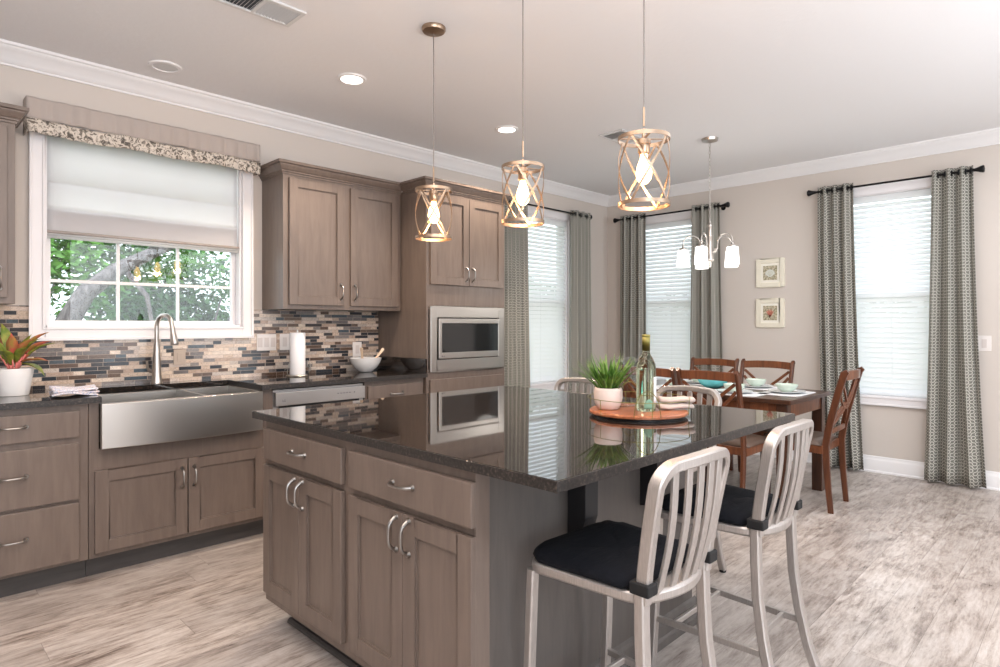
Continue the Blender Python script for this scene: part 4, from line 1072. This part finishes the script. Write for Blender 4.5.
finish_pendant(p2, 1.972, 1.805, 1.708, 'middle cage pendant light of the three over the island')
finish_pendant(p3, 1.955, 1.195, 1.70, 'largest-looking and rightmost cage pendant light over the island')
pp['label'] = 'cage pendant light hanging in front of the tall cabinet, farthest of the three'
p3['label'] = 'cage pendant light nearest the camera, rightmost of the three'

# chandelier
hx, hy = 4.69, 2.265
cl_ = thing('chandelier', 'brushed nickel chandelier with five white glass shades over the dining table', 'chandelier', (hx, hy, 1.72))
MB().lathe([(0, H-.035), (.01, H-.035), (.03, H-.028), (.06, H-.02), (.066, H), (0, H)], (hx, hy, 0), 28).out('canopy', 'nickel', cl_, True)
z = H-.04; k = 0
while z > 2.09:
    ps = []
    for j in range(12):
        a = 2*PI*j/12; q = .007*math.cos(a); ps.append((hx+(q if k % 2 else 0), hy+(0 if k % 2 else q), z-.016+.017*math.sin(a)))
    MB().tube(ps, .0022, 6, True).out('chain_link', 'nickel', cl_, 'all'); z -= .028; k += 1
MB().lathe([(0, 2.10), (.006, 2.10), (.009, 2.08), (.02, 2.07), (.021, 2.055), (.017, 2.05), (.017, 1.99), (.028, 1.985), (.028, 1.975), (.024, 1.97), (.024, 1.80), (.028, 1.795), (.028, 1.785), (.016, 1.77), (.012, 1.755), (.014, 1.745), (.008, 1.732), (0, 1.73)], (hx, hy, 0), 24).out('column', 'nickel', cl_, True)
va_ = math.radians(25.8)
for k in range(5):
    a = va_+PI/2+k*2*PI/5; ca, sa = math.cos(a), math.sin(a); R_ = .205
    ps = []
    for j in range(9):
        q = 2*PI*j/10; ps.append((.048+.012*math.cos(q+PI), 1.865+.012*math.sin(q+PI)))
    arm = [(.024, 1.85), (.04, 1.855)]+[(.07+.012*math.sin(0), 1.88)]
    for j in range(11):
        q = PI-PI*j/10; arm.append((.14+.065*math.cos(q), 1.925+.062*math.sin(q)))
    arm.append((R_, 1.905))
    MB().tube([(hx+ca*r, hy+sa*r, zz) for r, zz in arm], .005, 8).out('arm', 'nickel', cl_, 'all')
    MB().tube([(hx+ca*r, hy+sa*r, zz) for r, zz in ps], .004, 6).out('scroll', 'nickel', cl_, 'all')
    c = (hx+ca*R_, hy+sa*R_, 0)
    MB().lathe([(0, 1.91), (.008, 1.91), (.012, 1.895), (.03, 1.885), (.031, 1.873), (0, 1.873)], c, 20).out('shade_holder', 'nickel', cl_, True)
    MB().lathe([(0, 1.874), (.038, 1.874), (.043, 1.868), (.052, 1.738), (.049, 1.738), (.040, 1.866), (0, 1.870)], c, 28).out('glass_shade', 'shade', cl_, 'all')
l = light('chandelier_glow', 'POINT', (hx, hy, 1.66), (0, 0, 0), 5, (1, .95, .88), radius=.15)
l.parent = cl_; l.location = (0, 0, -.06)

def downlight(x, y, lit, label, name='recessed_light', cat='recessed light'):
    t_ = thing(name, label, cat, (x, y, H-.012))
    MB().lathe([(.062, H-.004), (.066, H-.011), (.083, H-.009), (.087, H-.0005), (.062, H-.0005)], (x, y, 0), 36, closed=True).out('trim_ring', 'trim', t_, True)
    MB().lathe([(0, H-.006), (.062, H-.006), (.062, H-.002), (0, H-.002)], (x, y, 0), 32).out('lens', 'downlight' if lit else 'vent', t_, True)
    if lit:
        l = light('downlight_beam', 'SPOT', (x, y, H-.03), (0, 0, 0), 60, (1, .84, .68), radius=.06); l.data.spot_size = math.radians(125); l.data.spot_blend = .6; l.parent = t_; l.location = (0, 0, -.02)
downlight(2.02, 3.25, True, 'lit recessed ceiling light nearer the sink window')
downlight(3.37, 3.25, True, 'lit recessed ceiling light just left of the middle pendant')
downlight(1.17, 3.86, False, 'unlit grey round recessed fixture near the crown moulding above the sink')
def vent(x0, x1, y0, y1, label, nsec=2):
    t_ = thing('ceiling_vent', label, 'air vent', ((x0+x1)/2, (y0+y1)/2, H-.01))
    mb = MB(); f = .022; z0, z1 = H-.012, H-.0005
    mb.box((x0, y0, z0), (x0+f, y1, z1)); mb.box((x1-f, y0, z0), (x1, y1, z1)); mb.box((x0+f, y0, z0), (x1-f, y0+f, z1)); mb.box((x0+f, y1-f, z0), (x1-f, y1, z1))
    xm_ = (x0+x1)/2; mb.box((xm_-.008, y0+f, z0), (xm_+.008, y1-f, z1)); mb.out('frame', 'vent', t_, bevel=.002)
    B((x0+f, y0+f, H-.003), (x1-f, y1-f, H-.001)).out('duct', 'ventdark', t_)
    mb = MB(); n = 10
    for h_ in (0, 1):
        a0 = x0+f if h_ == 0 else xm_+.008; a1 = xm_-.008 if h_ == 0 else x1-f
        for k in range(n):
            x = a0+(a1-a0)*(k+.5)/n; s_ = 1 if h_ else -1
            mb.prism([(x-.004*s_, H-.003), (x-.003*s_, H-.003), (x+.005*s_, H-.011), (x+.004*s_, H-.011)], lambda p, q, r: (p, r, q), y0+f, y1-f)
    mb.out('louvres', 'vent', t_)
vent(1.06, 1.44, 2.71, 2.90, 'white louvred ceiling vent at the top left, cut by the picture edge')
vent(3.98, 4.30, 2.62, 2.84, 'white ceiling vent partly behind the rightmost pendant light')

# ------------------------------------------------------------------ outside
tag(B((-30, CY+.15, -.6), (45, 45, -.5)).out('ground', 'lawn'), kind='structure')
tag(B((RX+.15, -30, -.6), (45, CY+.15, -.5)).out('ground', 'lawn'), kind='structure')
def foliage(c, r, n, size, m, parent, seed, name='foliage'):
    rnd_ = random.Random(seed); mb = MB()
    blobs = [(Vector(c)+Vector((rnd_.uniform(-.6, .6)*r[0], rnd_.uniform(-.6, .6)*r[1], rnd_.uniform(-.6, .6)*r[2])), rnd_.uniform(.3, .55)) for _ in range(9)]
    for _ in range(n):
        bc_, br = rnd_.choice(blobs); d = Vector((rnd_.gauss(0, 1), rnd_.gauss(0, 1), rnd_.gauss(0, 1))).normalized()*(rnd_.random()**.4)
        p = bc_+Vector((d.x*r[0]*br, d.y*r[1]*br, d.z*r[2]*br))
        a = Vector((rnd_.gauss(0, 1), rnd_.gauss(0, 1), rnd_.gauss(0, .6))).normalized(); b = a.cross(Vector((rnd_.gauss(0, 1), rnd_.gauss(0, 1), rnd_.gauss(0, 1)))).normalized()
        s_ = size*rnd_.uniform(.6, 1.3); i = len(mb.v)
        mb.v += [tuple(p-a*s_), tuple(p+b*s_*.4), tuple(p+a*s_), tuple(p-b*s_*.4)]; mb.f.append((i, i+1, i+2, i+3))
    me = bpy.data.meshes.new(name); me.from_pydata(mb.v, [], mb.f); me.materials.append(M[m])
    o = bpy.data.objects.new(name, me); COL.objects.link(o)
    inv = wmat(parent).inverted(); me.transform(inv); o.parent = parent
    return o
lt = thing('leaning_tree', 'leaning grey-barked tree outside the sink window', 'tree', (1.0, 8, -.5))
mb = MB(); mb.tube([(1.0, 8, -.5), (1.22, 8, .5), (1.43, 8, 1.25), (1.62, 8, 1.62), (1.9, 8, 1.88), (2.4, 8.05, 2.18), (3.2, 8.2, 2.6), (4.0, 8.3, 3.2)], .1, 12, radii=[.17, .13, .115, .1, .085, .06, .04, .03])
mb.tube([(2.3, 8, 2.15), (2.35, 8.1, 2.5), (2.25, 8.2, 3.2)], .05, 8, radii=[.05, .04, .03])
mb.tube([(2.0, 8, 1.9), (2.2, 7.9, 1.6), (2.25, 7.9, 1.3), (2.15, 7.9, .8)], .03, 8, radii=[.035, .028, .022, .018])
mb.out('trunk', 'bark', lt, 'all')
foliage((2.4, 8.9, 2.7), (2.8, 1.0, 1.5), 9000, .06, 'leaf', lt, 1)
def shrub(c, r, n, m, label, seed, group=None, cat='shrub', nm='garden_shrub', sz=.075):
    t_ = thing(nm, label, cat, (c[0], c[1], -.5), group=group)
    rnd_ = random.Random(seed); mb = MB()
    for k in range(5):
        a = k*1.3; mb.tube([(c[0], c[1], -.5), (c[0]+.15*math.cos(a)*r[0], c[1]+.15*math.sin(a)*r[1], c[2]*.5), (c[0]+.4*math.cos(a)*r[0], c[1]+.4*math.sin(a)*r[1], c[2]+.3*r[2])], .03, 6, radii=[.05, .035, .012])
    mb.out('branches', 'bark', t_, 'all'); foliage(c, r, n, sz, m, t_, seed)
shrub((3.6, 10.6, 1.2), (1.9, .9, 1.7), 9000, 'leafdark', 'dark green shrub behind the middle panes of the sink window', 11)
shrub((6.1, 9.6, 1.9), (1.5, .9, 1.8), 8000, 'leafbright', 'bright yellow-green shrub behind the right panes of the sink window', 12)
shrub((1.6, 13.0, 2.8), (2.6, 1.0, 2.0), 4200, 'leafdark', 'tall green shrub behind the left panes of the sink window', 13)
for i, (c, r) in enumerate((((9.0, 7.6, .9), (1.5, 1.2, 1.3)), ((9.6, 4.2, .8), (1.2, 1.6, 1.3)), ((10.2, 1.6, .6), (1.2, 1.6, 1.1)))):
    shrub(c, r, 2600, 'leafdark', ['shrub seen faintly through the blind beside the tall cabinet', 'shrub seen faintly through the blind behind the chandelier', 'shrub seen faintly through the rightmost blind'][i], 20+i, sz=.09)
